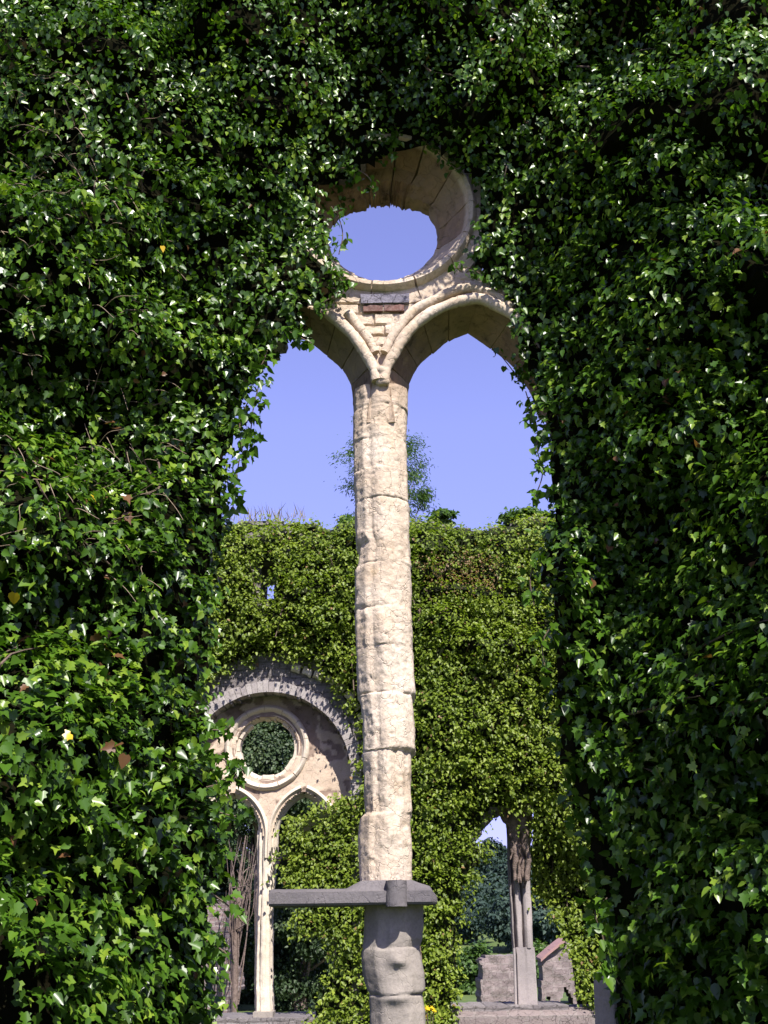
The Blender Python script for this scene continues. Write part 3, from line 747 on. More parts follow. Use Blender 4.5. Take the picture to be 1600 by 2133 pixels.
masked_plate(mb, FX0, FX1, -.2, 7.9, .05, lambda x, z: (z < topz(x)) & ~left_open(x, z) & ~inside(RW, x, z) & ~((np.abs(x - at(556, 1215, YF)[0]) < .10) & (np.abs(z - at(556, 1215, YF)[2]) < .24)),
             lambda x, z: YF + .03 * fbm(xz(x, z), .25, 3), YF + .95, jit=.15)
mb.build('masonry', M['rubble'], far)
# voussoirs
mb = MB(); nvs = 58; an = np.linspace(-.30, np.pi + .30, nvs + 1)
for k in range(nvs):
    a0, a1 = an[k] + .0018, an[k + 1] - .0018; ro = RA + .15 + rng.uniform(-.015, .02); off = rng.uniform(-.005, .005)
    sec = []
    for t in np.linspace(a0, a1, 4):
        q = corners([(RA, -.03 + off), (ro, -.03 + off), (ro, .34), (RA, .34)], 5)
        if t < 0 or t > np.pi:
            sg = 1 if t < np.pi / 2 else -1; dz = (-t if t < 0 else t - np.pi) * RA
            sec.append(np.stack([WX + sg * q[:, 0], YF + q[:, 1], np.full(len(q), WZ - dz)], -1))
        else: sec.append(np.stack([WX + q[:, 0] * math.cos(t), YF + q[:, 1], WZ + q[:, 0] * math.sin(t)], -1))
    mb.loft(np.array(sec), rng.random())
mb.build('relieving_arch', M['voussoir'], far, disp=[(.005, .08, 3)], smooth_deg=35)
# broken hood stones on the right shoulder
mb = MB()
for a in np.linspace(.42, 1.32, 9):
    r = RA + .40 + .03 * math.sin(a * 9); th = np.linspace(0, 2 * np.pi, 10, endpoint=False); sec = []
    for t in np.linspace(a - .042, a + .042, 6):
        rr = .05 + .012 * rng.random(); sec.append(np.stack([WX + (r + rr * np.cos(th)) * math.cos(t), YF - .03 + rr * np.sin(th), WZ + (r + rr * np.cos(th)) * math.sin(t)], -1))
    mb.loft(np.array(sec), 0)
mb.build('hood_mould', M['farcream'], far, disp=[(.03, .08, 3)], smooth_deg=50)
# tympanum with its openings
OXF = at(556, 1557, YT)[0]; OZF = at(556, 1557, YT)[2]; RO, RI = .585, .375
LW = .36; HM = .125; SPZ = at(574, 1739, YT)[2]; APZ = at(629, 1656, YT)[2]
RISE = APZ - SPZ; RL = (RISE ** 2 + LW ** 2) / (2 * LW)
def in_lancet(x, z, grow=0.0):
    r = np.zeros(np.shape(x), bool)
    for s in (1, -1):
        c = WX + s * (HM + LW); d = np.abs(x - c)
        arc = (z >= SPZ) & (np.hypot(d + RL - LW, z - SPZ) < RL + grow)
        r |= arc | ((z < SPZ) & (d < LW + grow))
    return r
mb = MB()
def ty_tint(x, z):
    p = xz(x, z); a = np.arctan2(z - WZ, x - WX)
    return np.clip(.9 * (fbm(p + 3, .28, 3) > .02) * ((z > OZF - .12)) + .9 * (fbm(p + 8, .16, 2) > .30), 0, 1)
masked_plate(mb, WX - RA - .03, WX + RA + .03, sillz - .1, WZ + RA + .03, .02,
             lambda x, z: ((np.hypot(x - WX, z - WZ) < RA + .03) | ((z < WZ) & (np.abs(x - WX) < RA + .03))) & (np.hypot(x - OXF, z - OZF) > RI + .06) & ~in_lancet(x, z, .05) & ((z > SPZ - .02) | (np.abs(x - WX) > HM + 2 * LW + .02)),
             lambda x, z: YT + .012 * fbm(xz(x, z), .1, 3) + .008 * (ty_tint(x, z) > .5), YT + .30, tint=ty_tint)
mb.build('tympanum', M['tympanum'], far, smooth_deg=40)
# oculus of the far window: moulded ring and an inner ring of cusp stones, some lost at the top
mb = MB(); PR = resample(np.array([(.60, .04), (.585, -.03), (.555, -.06), (.52, -.045), (.50, .0), (.475, .02), (.455, .0), (.43, .03), (.42, .10), (.42, .28), (.60, .28), (.60, .04)]), 34)[:-1]
nb = 13; an = np.linspace(0, 2 * np.pi, nb + 1) + .2
for k in range(nb):
    sec = [np.stack([OXF + PR[:, 0] * math.cos(t), YT + PR[:, 1], OZF + PR[:, 0] * math.sin(t)], -1) for t in np.linspace(an[k] + .006, an[k + 1] - .006, 14)]
    mb.loft(np.array(sec), rng.uniform(0, .18))
orf = mb.build('oculus_ring', M['farcream'], far, disp=[(.010, .1, 3)], smooth_deg=35)
mb = MB(); keep = [(.0, .35), (.37, .72), (.76, 1.02), (1.30, 1.36), (1.50, 1.68), (2.15, 2.5), (2.53, 2.78)] + [(a, a + .42) for a in np.arange(2.82, 6.25, .437)]
for a0, a1 in keep:
    ri = RI + rng.uniform(-.012, .012) + (.02 if 1.2 < a0 < 2.0 else 0)
    q = resample(np.array([(ri, .06), (ri + .012, .05), (.445, .05), (.445, .27), (ri, .27), (ri, .06)]), 22)[:-1]
    mb.loft(np.array([np.stack([OXF + q[:, 0] * math.cos(t), YT + q[:, 1], OZF + q[:, 0] * math.sin(t)], -1) for t in np.linspace(a0, a1, 8)]), rng.uniform(0, .3))
mb.build('inner_ring', M['farcream'], far, disp=[(.010, .07, 3)], smooth_deg=40)
PL = resample(np.array([(.0, .28), (.0, .14), (.03, .11), (.035, .05), (.06, .045), (.075, -.01), (.105, -.045), (.135, -.02), (.145, .02), (.145, .28), (.0, .28)]), 34)[:-1]
for s in (1, -1):
    mb = MB(); c = WX + s * (HM + LW)
    for side in (-1, 1):
        cx = c - side * (RL - LW); a_end = math.acos((RL - LW) / RL)
        sec = []
        for t in np.linspace(0, a_end, 26):
            r = RL + PL[:, 0]; x = cx + side * r * math.cos(t); x = np.maximum(x, c) if side > 0 else np.minimum(x, c)
            sec.append(np.stack([x, YT + PL[:, 1], SPZ + r * math.sin(t)], -1))
        for z in (SPZ - .12, SPZ - .3):
            sec.insert(0, np.stack([c + side * (LW + np.minimum(PL[:, 0], HM)), YT + PL[:, 1], np.full(len(PL), z)], -1))
        mb.loft(np.array(sec), .12)
    o = mb.build('lancet_arch', M['farcream'], far, disp=[(.006, .1, 3)], smooth_deg=35)
SEC3 = [(-1, .20), (-1, .12), (-.72, .10), (-.70, .03), (-.42, .02), (-.36, .06), (-.32, .02), (-.28, -.03), (0, -.05), (.30, -.03), (.36, .01), (.72, .03), (.76, .08), (1, .12), (1, .28), (-1, .28)]
shaft('mullion', M['farcream'], [(1715, 536, 577), (1740, 533, 575), (1800, 533, 572), (1850, 534, 570), (1900, 533, 566), (1950, 530, 566), (2000, 528, 565), (2060, 527, 566), (2112, 527, 567)],
      [1745, 1800, 1858, 1925, 1990, 2050], YT, SEC3, [], far, step=.03, ns=60, rough=(.006, .004), groove=.010, flake=.5)['label'] = 'slender cream mullion of the left window'
def sill(u0, u1, v0, v1, Y0, Y1, mat, slope=.05):
    a, b = at(u0, v1, Y0), at(u1, v0, Y0); mb = MB(); rows = []
    for x in np.linspace(a[0], b[0], 40):
        q = resample(np.array([(Y0, a[2]), (Y0, b[2] - slope), (Y0 + .25, b[2]), (Y1, b[2]), (Y1, a[2]), (Y0, a[2])]), 30)[:-1]
        rows.append(np.stack([np.full(len(q), x), q[:, 0], q[:, 1]], -1))
    mb.loft(np.array(rows)); return mb.build('window_sill', mat, far, disp=[(.02, .2, 3), (.008, .05, 3)], smooth_deg=40)
sill(420, 690, 2114, 2175, YT - .14, YF + .95, M['grey'], .02)['label'] = 'grey sill under the cream mullion'
slab('mullion_base', M['pier'], 526, 568, 2108, 2140, YT - .16, YT + .25, far, (.006, .08, 3))
sill(945, 1275, 2101, 2175, YF - .18, YF + .95, M['ruin'], .05)['label'] = 'pale mossy sill under the grey mullion'
# grey mullion of the right window
YM = YF + .25
SEC4 = [(-1, .24), (-1, .06), (-.86, .05), (-.80, .10), (-.66, .10), (-.62, .0), (-.50, -.03), (-.1, -.03), (-.02, .05), (.10, .06), (.14, -.03), (.40, -.085), (.70, -.085), (.95, -.02), (1, .05), (1, .24)]
shaft('mullion', M['farpier'], [(1650, 1062, 1112), (1700, 1057, 1104), (1750, 1059, 1104), (1800, 1060, 1104), (1850, 1063, 1106), (1900, 1066, 1109), (1950, 1069, 1111), (1975, 1071, 1112)],
      [1832, 1870, 1930], YM, SEC4, [], far, step=.03, ns=72, rough=(.003, .002), groove=.008, flake=.1)['label'] = 'grey moulded mullion of the right window'
shaft('mullion_base', M['farpier'], [(1973, 1073, 1113), (1990, 1076, 1115), (2050, 1078, 1118), (2108, 1080, 1121)], [2002], YM - .03, [(-1, .26), (-1, .02), (-.1, .0), (.1, -.02), (.95, -.02), (1, .0), (1, .26)], [], far, step=.03, ns=60, rough=(.003, .002), groove=.008, flake=.1)
mb = MB(); P = np.array([at(1071, 1975, YM - .02), at(1073, 2040, YM - .02), at(1075, 2105, YM - .02)]); mb.tube(P, .018, 8)
mb.build('side_shaft', M['farpier'], far)

# ================================================================== FAR IVY
LB_PX = [(395, 1470), (440, 1420), (465, 1400), (520, 1378), (560, 1368), (600, 1370), (650, 1392), (694, 1430), (718, 1472), (735, 1505), (745, 1545), (752, 1590), (748, 1640), (735, 1656), (715, 1660), (700, 1652), (690, 1672),
         (650, 1690), (615, 1690), (590, 1706), (580, 1730), (578, 1800), (590, 1846), (640, 1868), (640, 1884), (612, 1900), (602, 1925), (640, 1950), (690, 1962), (688, 2000), (676, 2050), (652, 2090), (648, 2250), (395, 2250)]
LB = np.array([at(u, v, YF)[[0, 2]] for u, v in LB_PX])
RB_PX = [(1036, 1690), (1022, 1700), (994, 1742), (1020, 1776), (990, 1828), (972, 1856), (962, 1900), (958, 1960), (956, 2000), (962, 2060), (955, 2088), (940, 2096), (945, 2250), (1290, 2250), (1230, 2098), (1202, 2094),
         (1200, 2000), (1178, 1955), (1168, 1915), (1160, 1890), (1130, 1868), (1112, 1840), (1107, 1790), (1105, 1700), (1080, 1688)]
RB = np.array([at(u, v, YF)[[0, 2]] for u, v in RB_PX])
FC = [(-200, 1300, .3), (300, 1300, .3), (500, 1120, .32), (500, 1250, .35), (620, 1150, .35), (620, 1300, .4), (500, 1370, .25), (700, 1400, .3), (720, 1550, .12), (640, 1370, .12), (560, 1360, .14), (700, 1200, .4), (720, 1100, .4), (900, 1120, .4), (1000, 1120, .3), (1100, 1110, .5),
      (900, 1300, .45), (1000, 1250, .55), (1080, 1320, .5), (950, 1450, .5), (1050, 1500, .5), (1100, 1420, .4), (900, 1600, .45), (1000, 1650, .5), (900, 1800, .45), (980, 1800, .3), (900, 2000, .4), (960, 2000, .2), (1120, 1600, .5), (1160, 1670, .5), (1135, 1740, -.6), (1150, 1840, -.8), (1185, 1900, -.75),
      (1180, 2000, -.7), (1230, 1900, .3), (1230, 2050, .35), (1250, 1700, .4), (620, 1760, -.25), (680, 1720, .0), (700, 1800, .05), (620, 1820, -.2), (720, 1900, .2), (650, 1910, .1), (720, 2050, .25), (670, 2100, .15), (1500, 1500, .4), (1500, 2000, .4), (800, 1500, .4), (800, 1900, .4), (-200, 1900, .3), (770, 2080, .3)]
FW = np.array([[*at(u, v, YF - p)[[0, 2]], p] for u, v, p in FC])
def fprot(x, z):
    x = np.asarray(x, float); z = np.asarray(z, float); num = 0; den = 1e-9
    for cx, cz, p in FW:
        w = np.exp(-((x - cx) ** 2 + (z - cz) ** 2) / (2 * .4 ** 2)) + 1e-4 / ((x - cx) ** 2 + (z - cz) ** 2 + .1); num = num + w * p; den = den + w
    p = xz(x, z)
    b = num / den; amp = np.clip(b / .35, .12, 1.1)
    return np.maximum(np.where(b > .08, .05, -2), b + amp * (.42 * (tiers(x, z, .36, .6) - .3) + .06 * vnoise(p, (.62, 1, .24)) + .07 * vnoise(p + 40, (.24, 1, .12)) + .10 * vnoise(p + 70, (1.3, 1, .9))))
def fprot_n(x, z):
    e = .05; p = fprot(x, z); gx = (fprot(x + e, z) - fprot(x - e, z)) / (2 * e); gz = (fprot(x, z + e) - fprot(x, z - e)) / (2 * e)
    return p, unit(np.stack([-gx, -np.ones_like(gx), -gz], -1))
fivy = empty('ivy', (0, YF, 0), 'bright yellow green ivy in shelving tiers over the far wall', 'ivy')
SLIT = at(556, 1218, YF)
def far_free(x, z):
    return ~inside(LB, x, z) & ~inside(RB, x, z) & (z < topz(x) + .05)
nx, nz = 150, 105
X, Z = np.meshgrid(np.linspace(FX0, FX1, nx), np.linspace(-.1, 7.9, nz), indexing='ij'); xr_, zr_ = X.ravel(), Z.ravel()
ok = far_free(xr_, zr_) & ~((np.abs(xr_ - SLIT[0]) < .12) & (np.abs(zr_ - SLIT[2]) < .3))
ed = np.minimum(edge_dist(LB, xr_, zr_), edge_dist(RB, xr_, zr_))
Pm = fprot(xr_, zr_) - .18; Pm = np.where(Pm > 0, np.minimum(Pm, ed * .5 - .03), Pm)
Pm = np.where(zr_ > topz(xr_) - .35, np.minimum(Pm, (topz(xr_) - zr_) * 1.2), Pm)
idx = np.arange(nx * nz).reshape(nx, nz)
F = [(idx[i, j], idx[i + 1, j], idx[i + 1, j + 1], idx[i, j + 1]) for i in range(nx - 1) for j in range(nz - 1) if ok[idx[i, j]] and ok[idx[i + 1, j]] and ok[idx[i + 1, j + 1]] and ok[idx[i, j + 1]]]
mb = MB(); mb.add(np.stack([xr_, YF - Pm, zr_], -1), F); mb.build('ivy_shade_sheet', M['farmat'], fivy, fix_normals=False)  # dark backing sheet, shade put into its colour
GF = []
brown_c = at(980, 1190, YF - .5)
def fput(pos, nor, tip, size, tint):
    GF.append((pos, nor, tip, size, tint))
def f_tint(pos):
    n = len(pos); t = np.clip(rng.beta(2, 2, n) * .9 + .22 * vnoise(pos, .6), 0, .97)
    return np.where(rng.random(n) > .988, 1.4, t)
wither = []
def far_sprays(N, per, Lr):
    x = rng.uniform(FX0 + .8, FX1 - 1, N); z = rng.uniform(.3, 7.9, N); ok = far_free(x, z); x, z = x[ok], z[ok]
    ok = ~((np.abs(x - SLIT[0]) < .10) & (np.abs(z - SLIT[2]) < .26) & (rng.random(len(x)) < .85)); x, z = x[ok], z[ok]
    p, n = fprot_n(x, z); ed = np.minimum(edge_dist(LB, x, z), edge_dist(RB, x, z))
    p = np.where(p > 0, np.minimum(p, .04 + ed * .6), p)
    tz = topz(x); k = z > tz - .3
    p = np.where(k, p * np.clip((tz + .1 - z) / .4, 0, 1), p)
    n = np.where(k[:, None], unit(n + UP * .9), n)
    base = np.stack([x, YF - p, z], -1); N = len(x)
    base[:, 1] += np.where(z > tz - .12, rng.random(N) * .8, 0)
    g = unit(n * .9 + UP * .2 + rnd(N) * .4); L = rng.uniform(*Lr, N)
    isb = np.exp(-((x - brown_c[0]) / .62) ** 2 - ((z - brown_c[2]) / .38) ** 2) + .25 * vnoise(base, .3) > .42
    for j in range(per):
        t = (j + rng.random(N)) / per
        pos = base + g * (L * t)[:, None] - UP * (L * .3 * t * t)[:, None] + rnd(N) * .03
        nor = unit(n * .5 + UP * .62 + rnd(N) * .3); tip = g * .6 - UP * .45 + rnd(N) * .5
        sz = .051 * rng.uniform(.6, 1.2, N); ti = f_tint(pos)
        b = isb & (rng.random(N) < .85)
        wither.append((pos[b], nor[b], tip[b], sz[b] * .62, np.where(rng.random(b.sum()) < .8, 1.4, .4)))
        fput(pos[~b], nor[~b], tip[~b], sz[~b], ti[~b])
far_sprays(19000, 8, (.08, .26))
far_sprays(1500, 9, (.22, .42))
N = 36000; x = rng.uniform(FX0, FX1, N); z = rng.uniform(.2, 7.9, N); ok = far_free(x, z) & ~((np.abs(x - SLIT[0]) < .10) & (np.abs(z - SLIT[2]) < .26)); x, z = x[ok], z[ok]; N = len(x)
p, n = fprot_n(x, z); ed = np.minimum(edge_dist(LB, x, z), edge_dist(RB, x, z)); p = np.where(p > 0, np.minimum(p, .03 + ed * .6), p)
k = z > topz(x) - .3; p = np.where(k, p * np.clip((topz(x) + .1 - z) / .4, 0, 1), p)
pos = np.stack([x, YF - p + rng.uniform(-.02, .1, N), z], -1)
fput(pos, unit(n * .7 + UP * .4 + rnd(N) * .45), -UP + rnd(N) * .5, .051 * rng.uniform(.6, 1.1, N), f_tint(pos))
A = [np.concatenate([g[i] for g in GF]) for i in range(5)]
B = [np.concatenate([g[i] for g in wither]) for i in range(5)]
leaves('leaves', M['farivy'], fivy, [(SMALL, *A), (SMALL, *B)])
# woody trunk of the ivy that climbs the grey mullion
mb = MB()
for k, (pts, r0, r1) in enumerate([([(1092, 1850), (1092, 1830), (1088, 1790), (1078, 1740), (1066, 1700), (1040, 1670)], .02, .10), ([(1070, 1835), (1074, 1800), (1072, 1750), (1070, 1715), (1076, 1690), (1090, 1660)], .02, .12),
                                   ([(1096, 1835), (1100, 1800), (1094, 1750), (1090, 1715), (1092, 1690), (1108, 1660)], .025, .10), ([(1080, 1840), (1086, 1780), (1078, 1730), (1060, 1690), (1035, 1680)], .015, .06),
                                   ([(1102, 1830), (1098, 1770), (1104, 1720), (1100, 1690), (1120, 1665)], .015, .06), ([(1064, 1790), (1066, 1745), (1056, 1710), (1040, 1690)], .012, .05),
                                   ([(1086, 1840), (1080, 1820), (1090, 1770), (1084, 1720), (1080, 1690), (1070, 1660)], .012, .08)]):
    P = smooth(np.array([at(u, v, YM - .10 - .03 * (k % 3)) for u, v in pts]), 40)
    P[:, 0] += .012 * np.sin(np.arange(40) * .6 + k); mb.tube(P, np.linspace(r0, r1, 40), 9)
mb.build('trunk', M['bark'], fivy, disp=[(.03, .09, 4)], smooth_deg=60)
mb = MB()
for _ in range(60):
    x = rng.uniform(-2.2, 4.5); z = rng.uniform(.8, 7); L = rng.uniform(.2, .6); t = np.linspace(0, 1, 8); a = rng.uniform(.9, 2.2)
    xs = x + L * t * math.cos(a); zs = z + L * t * math.sin(a)
    if far_free(xs, zs).all():
        mb = MB(); mb.tube(np.stack([xs, YF - fprot(xs, zs) - .06, zs], -1), .008, 5); mb.build('stem', M['stem'], fivy)

# ================================================================== PLANTS ON THE FAR WALL
g = []
N = 110; u = rng.uniform(470, 640, N); b0 = np.array([at(a, 1082, YF + .3) for a in u]); hgt = np.clip(.46 - .0022 * np.abs(u - 560), .1, .4) * .75 * rng.uniform(.3, 1.0, N)
b0[:, 1] += rng.uniform(-.2, .4, N)
tipd = unit(UP + rnd(N) * .18)
gr = leaves('dry_grass', M['straw'], None, [(STALK, b0, unit(np.cross(tipd, rnd(N))), tipd, hgt, np.zeros(N))])
# scale blades slimmer
me = gr.data
tag(gr, 'dry grass along the far wall top', 'grass', kind='stuff')

def tree(name, label, cat, x, y, z0, h, crown_r, crown_h, nclump, per, leaf, mat, trunk_r=.15, group=None, shape=1.0, flat=.6, seed=0, T=SMALL, droop=.3, clump_k=.30):
    r_ = np.random.default_rng(seed + 100)
    o = empty(name, (x, y, z0), label, cat, group)
    c0 = np.array([x, y, z0 + h - crown_h / 2])
    d = unit(r_.normal(size=(nclump, 3))); rad = r_.uniform(.25, 1.0, nclump) ** .6
    q = d * rad[:, None]; q[:, 2] = np.clip(q[:, 2], -1, 1)
    taper = 1 - .45 * shape * np.clip(q[:, 2], 0, 1)
    cc = c0 + q * np.array([crown_r, crown_r, crown_h / 2]) * np.stack([taper, taper, np.ones(nclump)], -1)
    mb = MB(); tr_top = z0 + h - crown_h * .35
    t = np.linspace(0, 1, 10); tp = np.stack([x + .12 * np.sin(t * 3 + seed) * trunk_r * 6, y + .1 * np.cos(t * 4 + seed) * trunk_r * 6, z0 + t * (tr_top - z0)], -1)
    mb.tube(tp, trunk_r * (1 - .75 * t), 9)
    for c in cc[::max(1, nclump // 40)]:
        k = np.clip((c[2] - z0 - crown_h * .12) / (tr_top - z0) - .12, .25, .95) * 9; s0 = np.array([np.interp(k, np.arange(10), tp[:, i]) for i in range(3)])
        mid = (s0 + c) / 2 + r_.normal(size=3) * crown_r * .06 + [0, 0, -.05 * crown_h]
        mb.tube(smooth(np.array([s0, mid, c]), 10), np.linspace(trunk_r * .32, trunk_r * .05, 10), 5)
    tk = mb.build('trunk', M['bark'], o)
    n = nclump * per; ci = np.repeat(np.arange(nclump), per); cr = crown_r * clump_k * r_.uniform(.6, 1.25, nclump)[ci]
    off = r_.normal(size=(n, 3)) * .55; off[:, 2] *= flat
    pos = cc[ci] + off * cr[:, None]
    out = unit(pos - c0); nor = unit(UP * .7 + out * .5 + r_.normal(size=(n, 3)) * .5); tip = out - UP * droop + r_.normal(size=(n, 3)) * .6
    tt = np.clip(r_.beta(2, 2.4, nclump)[ci] * .8 + r_.uniform(-.2, .25, n), 0, .97)
    leaves('crown', mat, o, [(T, pos, nor, tip, leaf * r_.uniform(.6, 1.3, n), tt)])
    return o
def tree_px(name, label, cat, u, vtop, Y, half_px, hpx, nclump, per, leaf, mat, z0=0.0, **kw):
    a = at(u, vtop, Y); b = at(u, vtop + hpx, Y); e = at(u + half_px, vtop + hpx / 2, Y); f = at(u, vtop + hpx / 2, Y)
    return tree(name, label, cat, a[0], Y, z0, a[2] - z0, e[0] - f[0], a[2] - b[2], nclump, per, leaf, mat, **kw)

tree_px('tree', 'feathery tree top against blue sky behind the mullion', 'tree', 792, 862, 34, 100, 300, 80, 170, .115, M['light_tree'], trunk_r=.10, seed=3, T=BLADE, shape=.75, clump_k=.22, droop=.6)
sz0 = at(925, 1095, YF + .4)
tree_px('shrub', 'small bush on the far wall top right of the mullion', 'shrub', 922, 1058, YF + .4, 28, 45, 22, 60, .07, M['light_tree'], z0=sz0[2] - .15, trunk_r=.012, seed=5)
tree_px('shrub', 'low leafy bush on the far wall top beside the right jamb', 'shrub', 1095, 1064, YF + .4, 50, 45, 30, 70, .07, M['light_tree'], z0=sz0[2] - .15, trunk_r=.012, seed=6)
tree_px('shrub', 'rounded bush on the far wall top touching the mullion left edge', 'shrub', 722, 1078, YF + .4, 34, 40, 22, 70, .07, M['light_tree'], z0=sz0[2] - .2, trunk_r=.012, seed=7)
# yellow ragwort at the foot of the far pier
fp = empty('flowering_plant', tuple(at(895, 2133, YF - .9)), 'yellow flowered plant right of the grey pier foot', 'plant')
mb = MB(); fl = MB(); bl = []
for k in range(5):
    u0 = 893 + rng.uniform(-4, 8); top = at(893 + rng.uniform(-8, 16), rng.uniform(2098, 2120), YF - .9 + rng.uniform(-.1, .1)); bot = at(u0, 2200, YF - .9)
    mb = MB(); mb.tube(smooth(np.array([bot, (bot + top) / 2 + rng.normal(size=3) * .02, top]), 8), .004, 5)
    mb.build('stem', M['stem'], fp)
    th = np.linspace(0, 2 * np.pi, 13, endpoint=False); rr = np.where(np.arange(13) % 2, .015, .034) * rng.uniform(.7, 1.1)
    ring = np.stack([top[0] + rr * np.cos(th), np.full(13, top[1] - .01), top[2] + rr * np.sin(th)], -1)
    fl = MB(); fl.add(np.vstack([ring, top + [0, -.03, 0]]), [(i, (i + 1) % 13, 13) for i in range(13)]); fl.build('flower', M['petal'], fp)


# ================================================================== BEYOND
def slab_poly(name, mat, pts_px, Y, depth, parent, disp=((.05, .3, 3),)):
    """ruin fragment: outline extruded in depth, weathered"""
    P = np.array([at(u, v, Y)[[0, 2]] for u, v in pts_px]); mb = MB()
    cell = .05
    x0, x1 = P[:, 0].min(), P[:, 0].max(); z0, z1 = P[:, 1].min(), P[:, 1].max()
    masked_plate(mb, x0, x1, z0, z1, cell, lambda x, z: inside(P, x, z), lambda x, z: Y + .05 * fbm(xz(x, z), .25, 3), Y + depth, jit=.3)
    return mb.build(name, mat, parent, disp=list(disp))
e = empty('ruined_wall', tuple(at(450, 2110, 24)), 'broken brick wall end left of the cream far mullion', 'wall')
slab_poly('brickwork', M['brick'], [(380, 1876), (440, 1872), (470, 1874), (476, 1895), (470, 1930), (474, 1960), (484, 1975), (484, 2005), (500, 2033), (498, 2065), (478, 2080), (476, 2115), (478, 2170), (380, 2170)], 24, .7, e)
e = empty('ruined_wall', tuple(at(1040, 2100, 28)), 'squat rubble wall block left of the grey far mullion', 'wall')
slab_poly('rubble', M['ruin'], [(1000, 2000), (1014, 1992), (1040, 1993), (1075, 1990), (1090, 1996), (1090, 2135), (1050, 2135), (1052, 2083), (1038, 2083), (1036, 2135), (996, 2135), (1004, 2080), (1000, 2050), (1006, 2030)], 28, 1.6, e)
e = empty('ruined_wall', tuple(at(1165, 2100, 30)), 'gabled ruin with red tile coping and arched gaps', 'wall')
slab_poly('rubble', M['ruin'], [(1128, 2135), (1130, 1996), (1150, 1978), (1177, 1960), (1205, 1972), (1240, 2000), (1240, 2135), (1203, 2135), (1196, 2085), (1178, 2056), (1168, 2085), (1166, 2135), (1156, 2135), (1150, 2085), (1142, 2072), (1137, 2085), (1136, 2135)], 30, .8, e, ((.03, .3, 3),))
mb = MB(); P = smooth(np.array([at(1126, 2000, 29.95), at(1150, 1979, 29.95), at(1180, 1956, 29.95)]), 12)
mb.loft(np.array([[p + [0, -.08, -.04], p + [0, -.08, .03], p + [0, .9, .07], p + [0, .9, -.01]] for p in P])); mb.build('tile_coping', M['tile'], e, disp=[(.02, .2, 2)])
# blue sheet lying beyond the left sill
mb = MB(); a = at(560, 2126, 21); nx, nz = 20, 14; V = []; F = []
for i in range(nx):
    for j in range(nz): V.append((a[0] - .3 + i * .08, 19.5 + j * .16, a[2] - .02 + .02 * math.sin(i * 1.1 + j)))
n1 = nx * nz; V += [(x, y, .0) for x, y, z in V]
for i in range(nx - 1):
    for j in range(nz - 1):
        q = (i * nz + j, (i + 1) * nz + j, (i + 1) * nz + j + 1, i * nz + j + 1); F.append(q)
for i in range(nx - 1):
    F.append((i * nz, (i + 1) * nz, (i + 1) * nz + n1, i * nz + n1)); k = nz - 1; F.append((i * nz + k, (i + 1) * nz + k, (i + 1) * nz + k + n1, i * nz + k + n1))
for j in range(nz - 1):
    F.append((j, j + 1, j + 1 + n1, j + n1)); k = (nx - 1) * nz; F.append((k + j, k + j + 1, k + j + 1 + n1, k + j + n1))
mb.add(np.array(V), F); tag(mb.build('sheet', M['tarp'], None, smooth_deg=60), 'flat blue sheet just past the sill right of the cream far mullion', 'sheet')

# trees seen through the far windows
tg = 'trees beyond the far windows'
for args in [('dark tree filling the far round opening', 556, 1440, 27, 130, 330, 110, 520, .075, 21, 'tree'),
             ('dark tree left of the cream far mullion behind the broken brick end', 430, 1700, 30, 110, 470, 110, 480, .08, 22, 'tree'),
             ('dark tree between the cream far mullion and the near mullion', 640, 1620, 29, 110, 540, 120, 520, .08, 23, 'tree'),
             ('dark tree far left beyond the bare dead tree', 478, 1640, 36, 120, 520, 110, 420, .085, 25, 'tree'),
             ('paler bushy tree low behind the cream far mullion', 560, 1800, 33, 120, 360, 100, 420, .085, 24, 'tree')]:
    lab, u, v, Y, hp, hh, nc, per, lf, sd, mk = args
    tree_px('tree', lab, 'tree', u, v, Y, hp, hh, nc, per, lf, M[mk], group=tg, trunk_r=.2, seed=sd)
# bare dead tree
dt = empty('dead_tree', tuple(at(500, 2100, 23)), 'bare brown dead branches left of the cream far mullion', 'tree')
mb = MB(); r_ = np.random.default_rng(4)
for k in range(30):
    a = at(490 + r_.uniform(-8, 8), r_.uniform(1840, 2100), 23); b = at(515 + r_.uniform(-45, 25), r_.uniform(1730, 1860), 23 + r_.uniform(-.6, .6)); mdl = (a + b) / 2 + r_.normal(size=3) * .12
    mb.tube(smooth(np.array([a, mdl, b]), 12), np.linspace(.016, .004, 12), 5)
a = at(488, 2160, 23); mb.tube(np.array([a, at(490, 1960, 23), at(500, 1820, 23), at(512, 1740, 23)]), [.06, .05, .03, .01], 8)
mb.build('branches', M['bark'], dt)
# bushes and hillside wood seen through the right window
r_ = np.random.default_rng(8)
for k, (u, v, Y, hp, hh, lab) in enumerate([(985, 1960, 36, 60, 130, 'bright bush behind the squat rubble wall block'), (1110, 1965, 40, 60, 130, 'bright bush between the rubble block and the gabled ruin')]):
    tree_px('shrub', lab, 'shrub', u, v, Y, hp, hh, 40, 150, .12, M['light_tree'], trunk_r=.08, seed=40 + k)

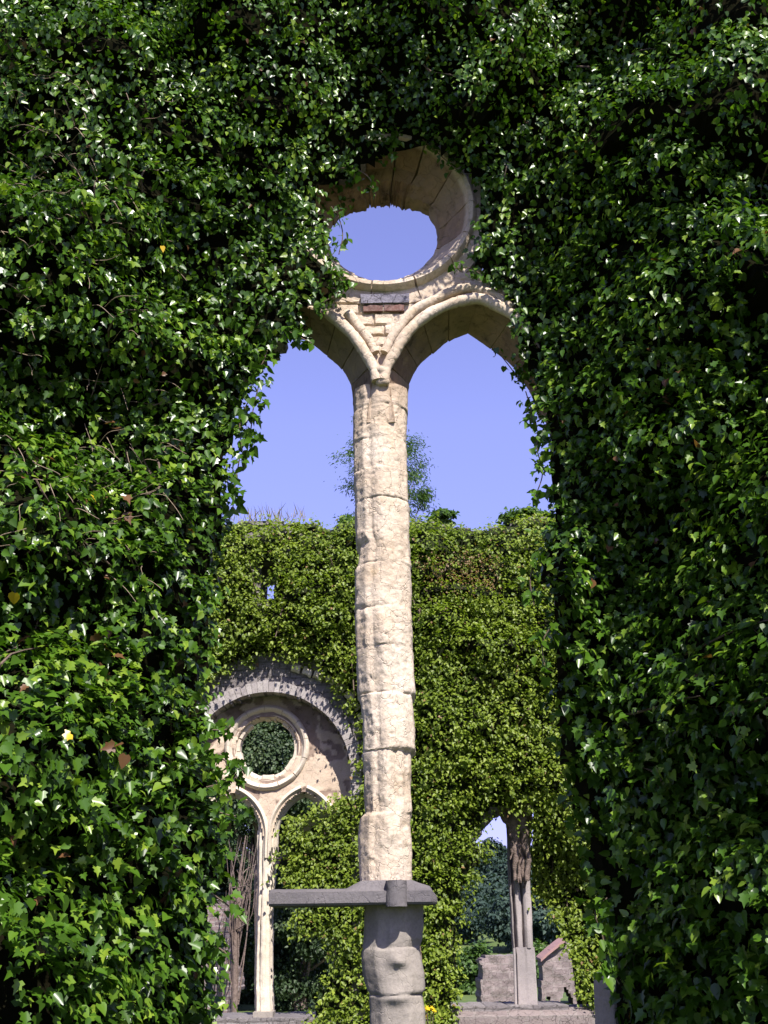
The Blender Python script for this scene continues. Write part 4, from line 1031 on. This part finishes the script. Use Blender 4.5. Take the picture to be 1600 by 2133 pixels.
def ground_h(x, y): return np.clip((y - 48) / 90, 0, 1) ** 1.4 * 10.5 + np.clip((y - 150) / 200, 0, 1) * 3
wood = [(u, v) for v, us in ((1768, (930, 1010, 1090, 1170, 1250)), (1800, (960, 1045, 1130, 1215)), (1850, (940, 1020, 1100, 1180, 1260)), (1905, (980, 1065, 1150, 1230))) for u in us]
for k, (u, v) in enumerate(wood):
    Y = {1768: 115, 1800: 95, 1850: 78, 1905: 62}[v] + r_.uniform(-5, 5)
    a = at(u + r_.uniform(-12, 12), v + r_.uniform(-8, 12), Y); z0 = float(ground_h(a[0], Y)); h = max(a[2] - z0, 3.0)
    tree('tree', 'leafy tree in the haze-tinted hillside wood seen through the right far window', 'tree', a[0], Y, z0 - .3, h + .3, h * .55, h * .92, 60, 150, .24 * Y / 80, M['wood'], trunk_r=.2, seed=60 + k, group='hillside wood')

# ================================================================== GROUND
xs = np.r_[np.linspace(-320, -60, 12), np.linspace(-50, 50, 41), np.linspace(60, 320, 12)]; ys = np.r_[np.linspace(-120, -20, 8), np.linspace(-10, 160, 60), np.linspace(180, 320, 6)]
X, Y_ = np.meshgrid(xs, ys, indexing='ij'); V = np.stack([X.ravel(), Y_.ravel(), ground_h(X.ravel(), Y_.ravel()) - .02], -1); ny = len(ys)
F = [(i * ny + j, (i + 1) * ny + j, (i + 1) * ny + j + 1, i * ny + j + 1) for i in range(len(xs) - 1) for j in range(ny - 1)]
mb = MB(); mb.add(V, F); tag(mb.build('ground', M['grassland'], None, smooth_deg=60, fix_normals=False), kind='structure')

# ================================================================== LIGHT
SUN_EL, SUN_AZ = 50.0, 23.0                       # behind the viewer, a little to the right
sd = np.array([math.sin(R(SUN_AZ)) * math.cos(R(SUN_EL)), -math.cos(R(SUN_AZ)) * math.cos(R(SUN_EL)), math.sin(R(SUN_EL))])
sl = bpy.data.lights.new('sun', 'SUN'); sl.energy = 5.0; sl.angle = R(.5); sl.color = (1.0, .95, .88)
so = bpy.data.objects.new('sun', sl); COL.objects.link(so); so.rotation_euler = Vector(sd).to_track_quat('Z', 'Y').to_euler(); so.location = tuple(sd * 60)
w = bpy.data.worlds.new('World'); SC.world = w; w.use_nodes = True; nt = w.node_tree
bg = nt.nodes['Background']; sky = nt.nodes.new('ShaderNodeTexSky'); sky.sky_type = 'NISHITA'; sky.sun_disc = False
sky.sun_elevation = R(SUN_EL); sky.sun_rotation = R(180 - SUN_AZ); sky.air_density = 1.0; sky.dust_density = .3; sky.ozone_density = 2.0
tc = nt.nodes.new('ShaderNodeTexCoord'); sz = nt.nodes.new('ShaderNodeSeparateXYZ'); nt.links.new(tc.outputs['Generated'], sz.inputs[0])
low = ramp(nt, sz.outputs['Z'], [(0.0, (.30, .36, .62)), (.16, (.62, .66, .84)), (.42, (1, 1, 1))])     # clear air: the sky stays blue down to the skyline
nt.links.new(mixc(nt, 1.0, mixc(nt, 1.0, sky.outputs[0], (1.38, 1.0, 1.36), 'MULTIPLY'), low, 'MULTIPLY'), bg.inputs['Color']); bg.inputs['Strength'].default_value = .105

SC.view_settings.view_transform = 'Standard'; SC.view_settings.look = 'None'; SC.view_settings.exposure = 1.0; SC.view_settings.gamma = 1.0
SC.cycles.max_bounces = 6; SC.cycles.diffuse_bounces = 3; SC.cycles.glossy_bounces = 2; SC.cycles.transmission_bounces = 3
SC.cycles.use_denoising = True
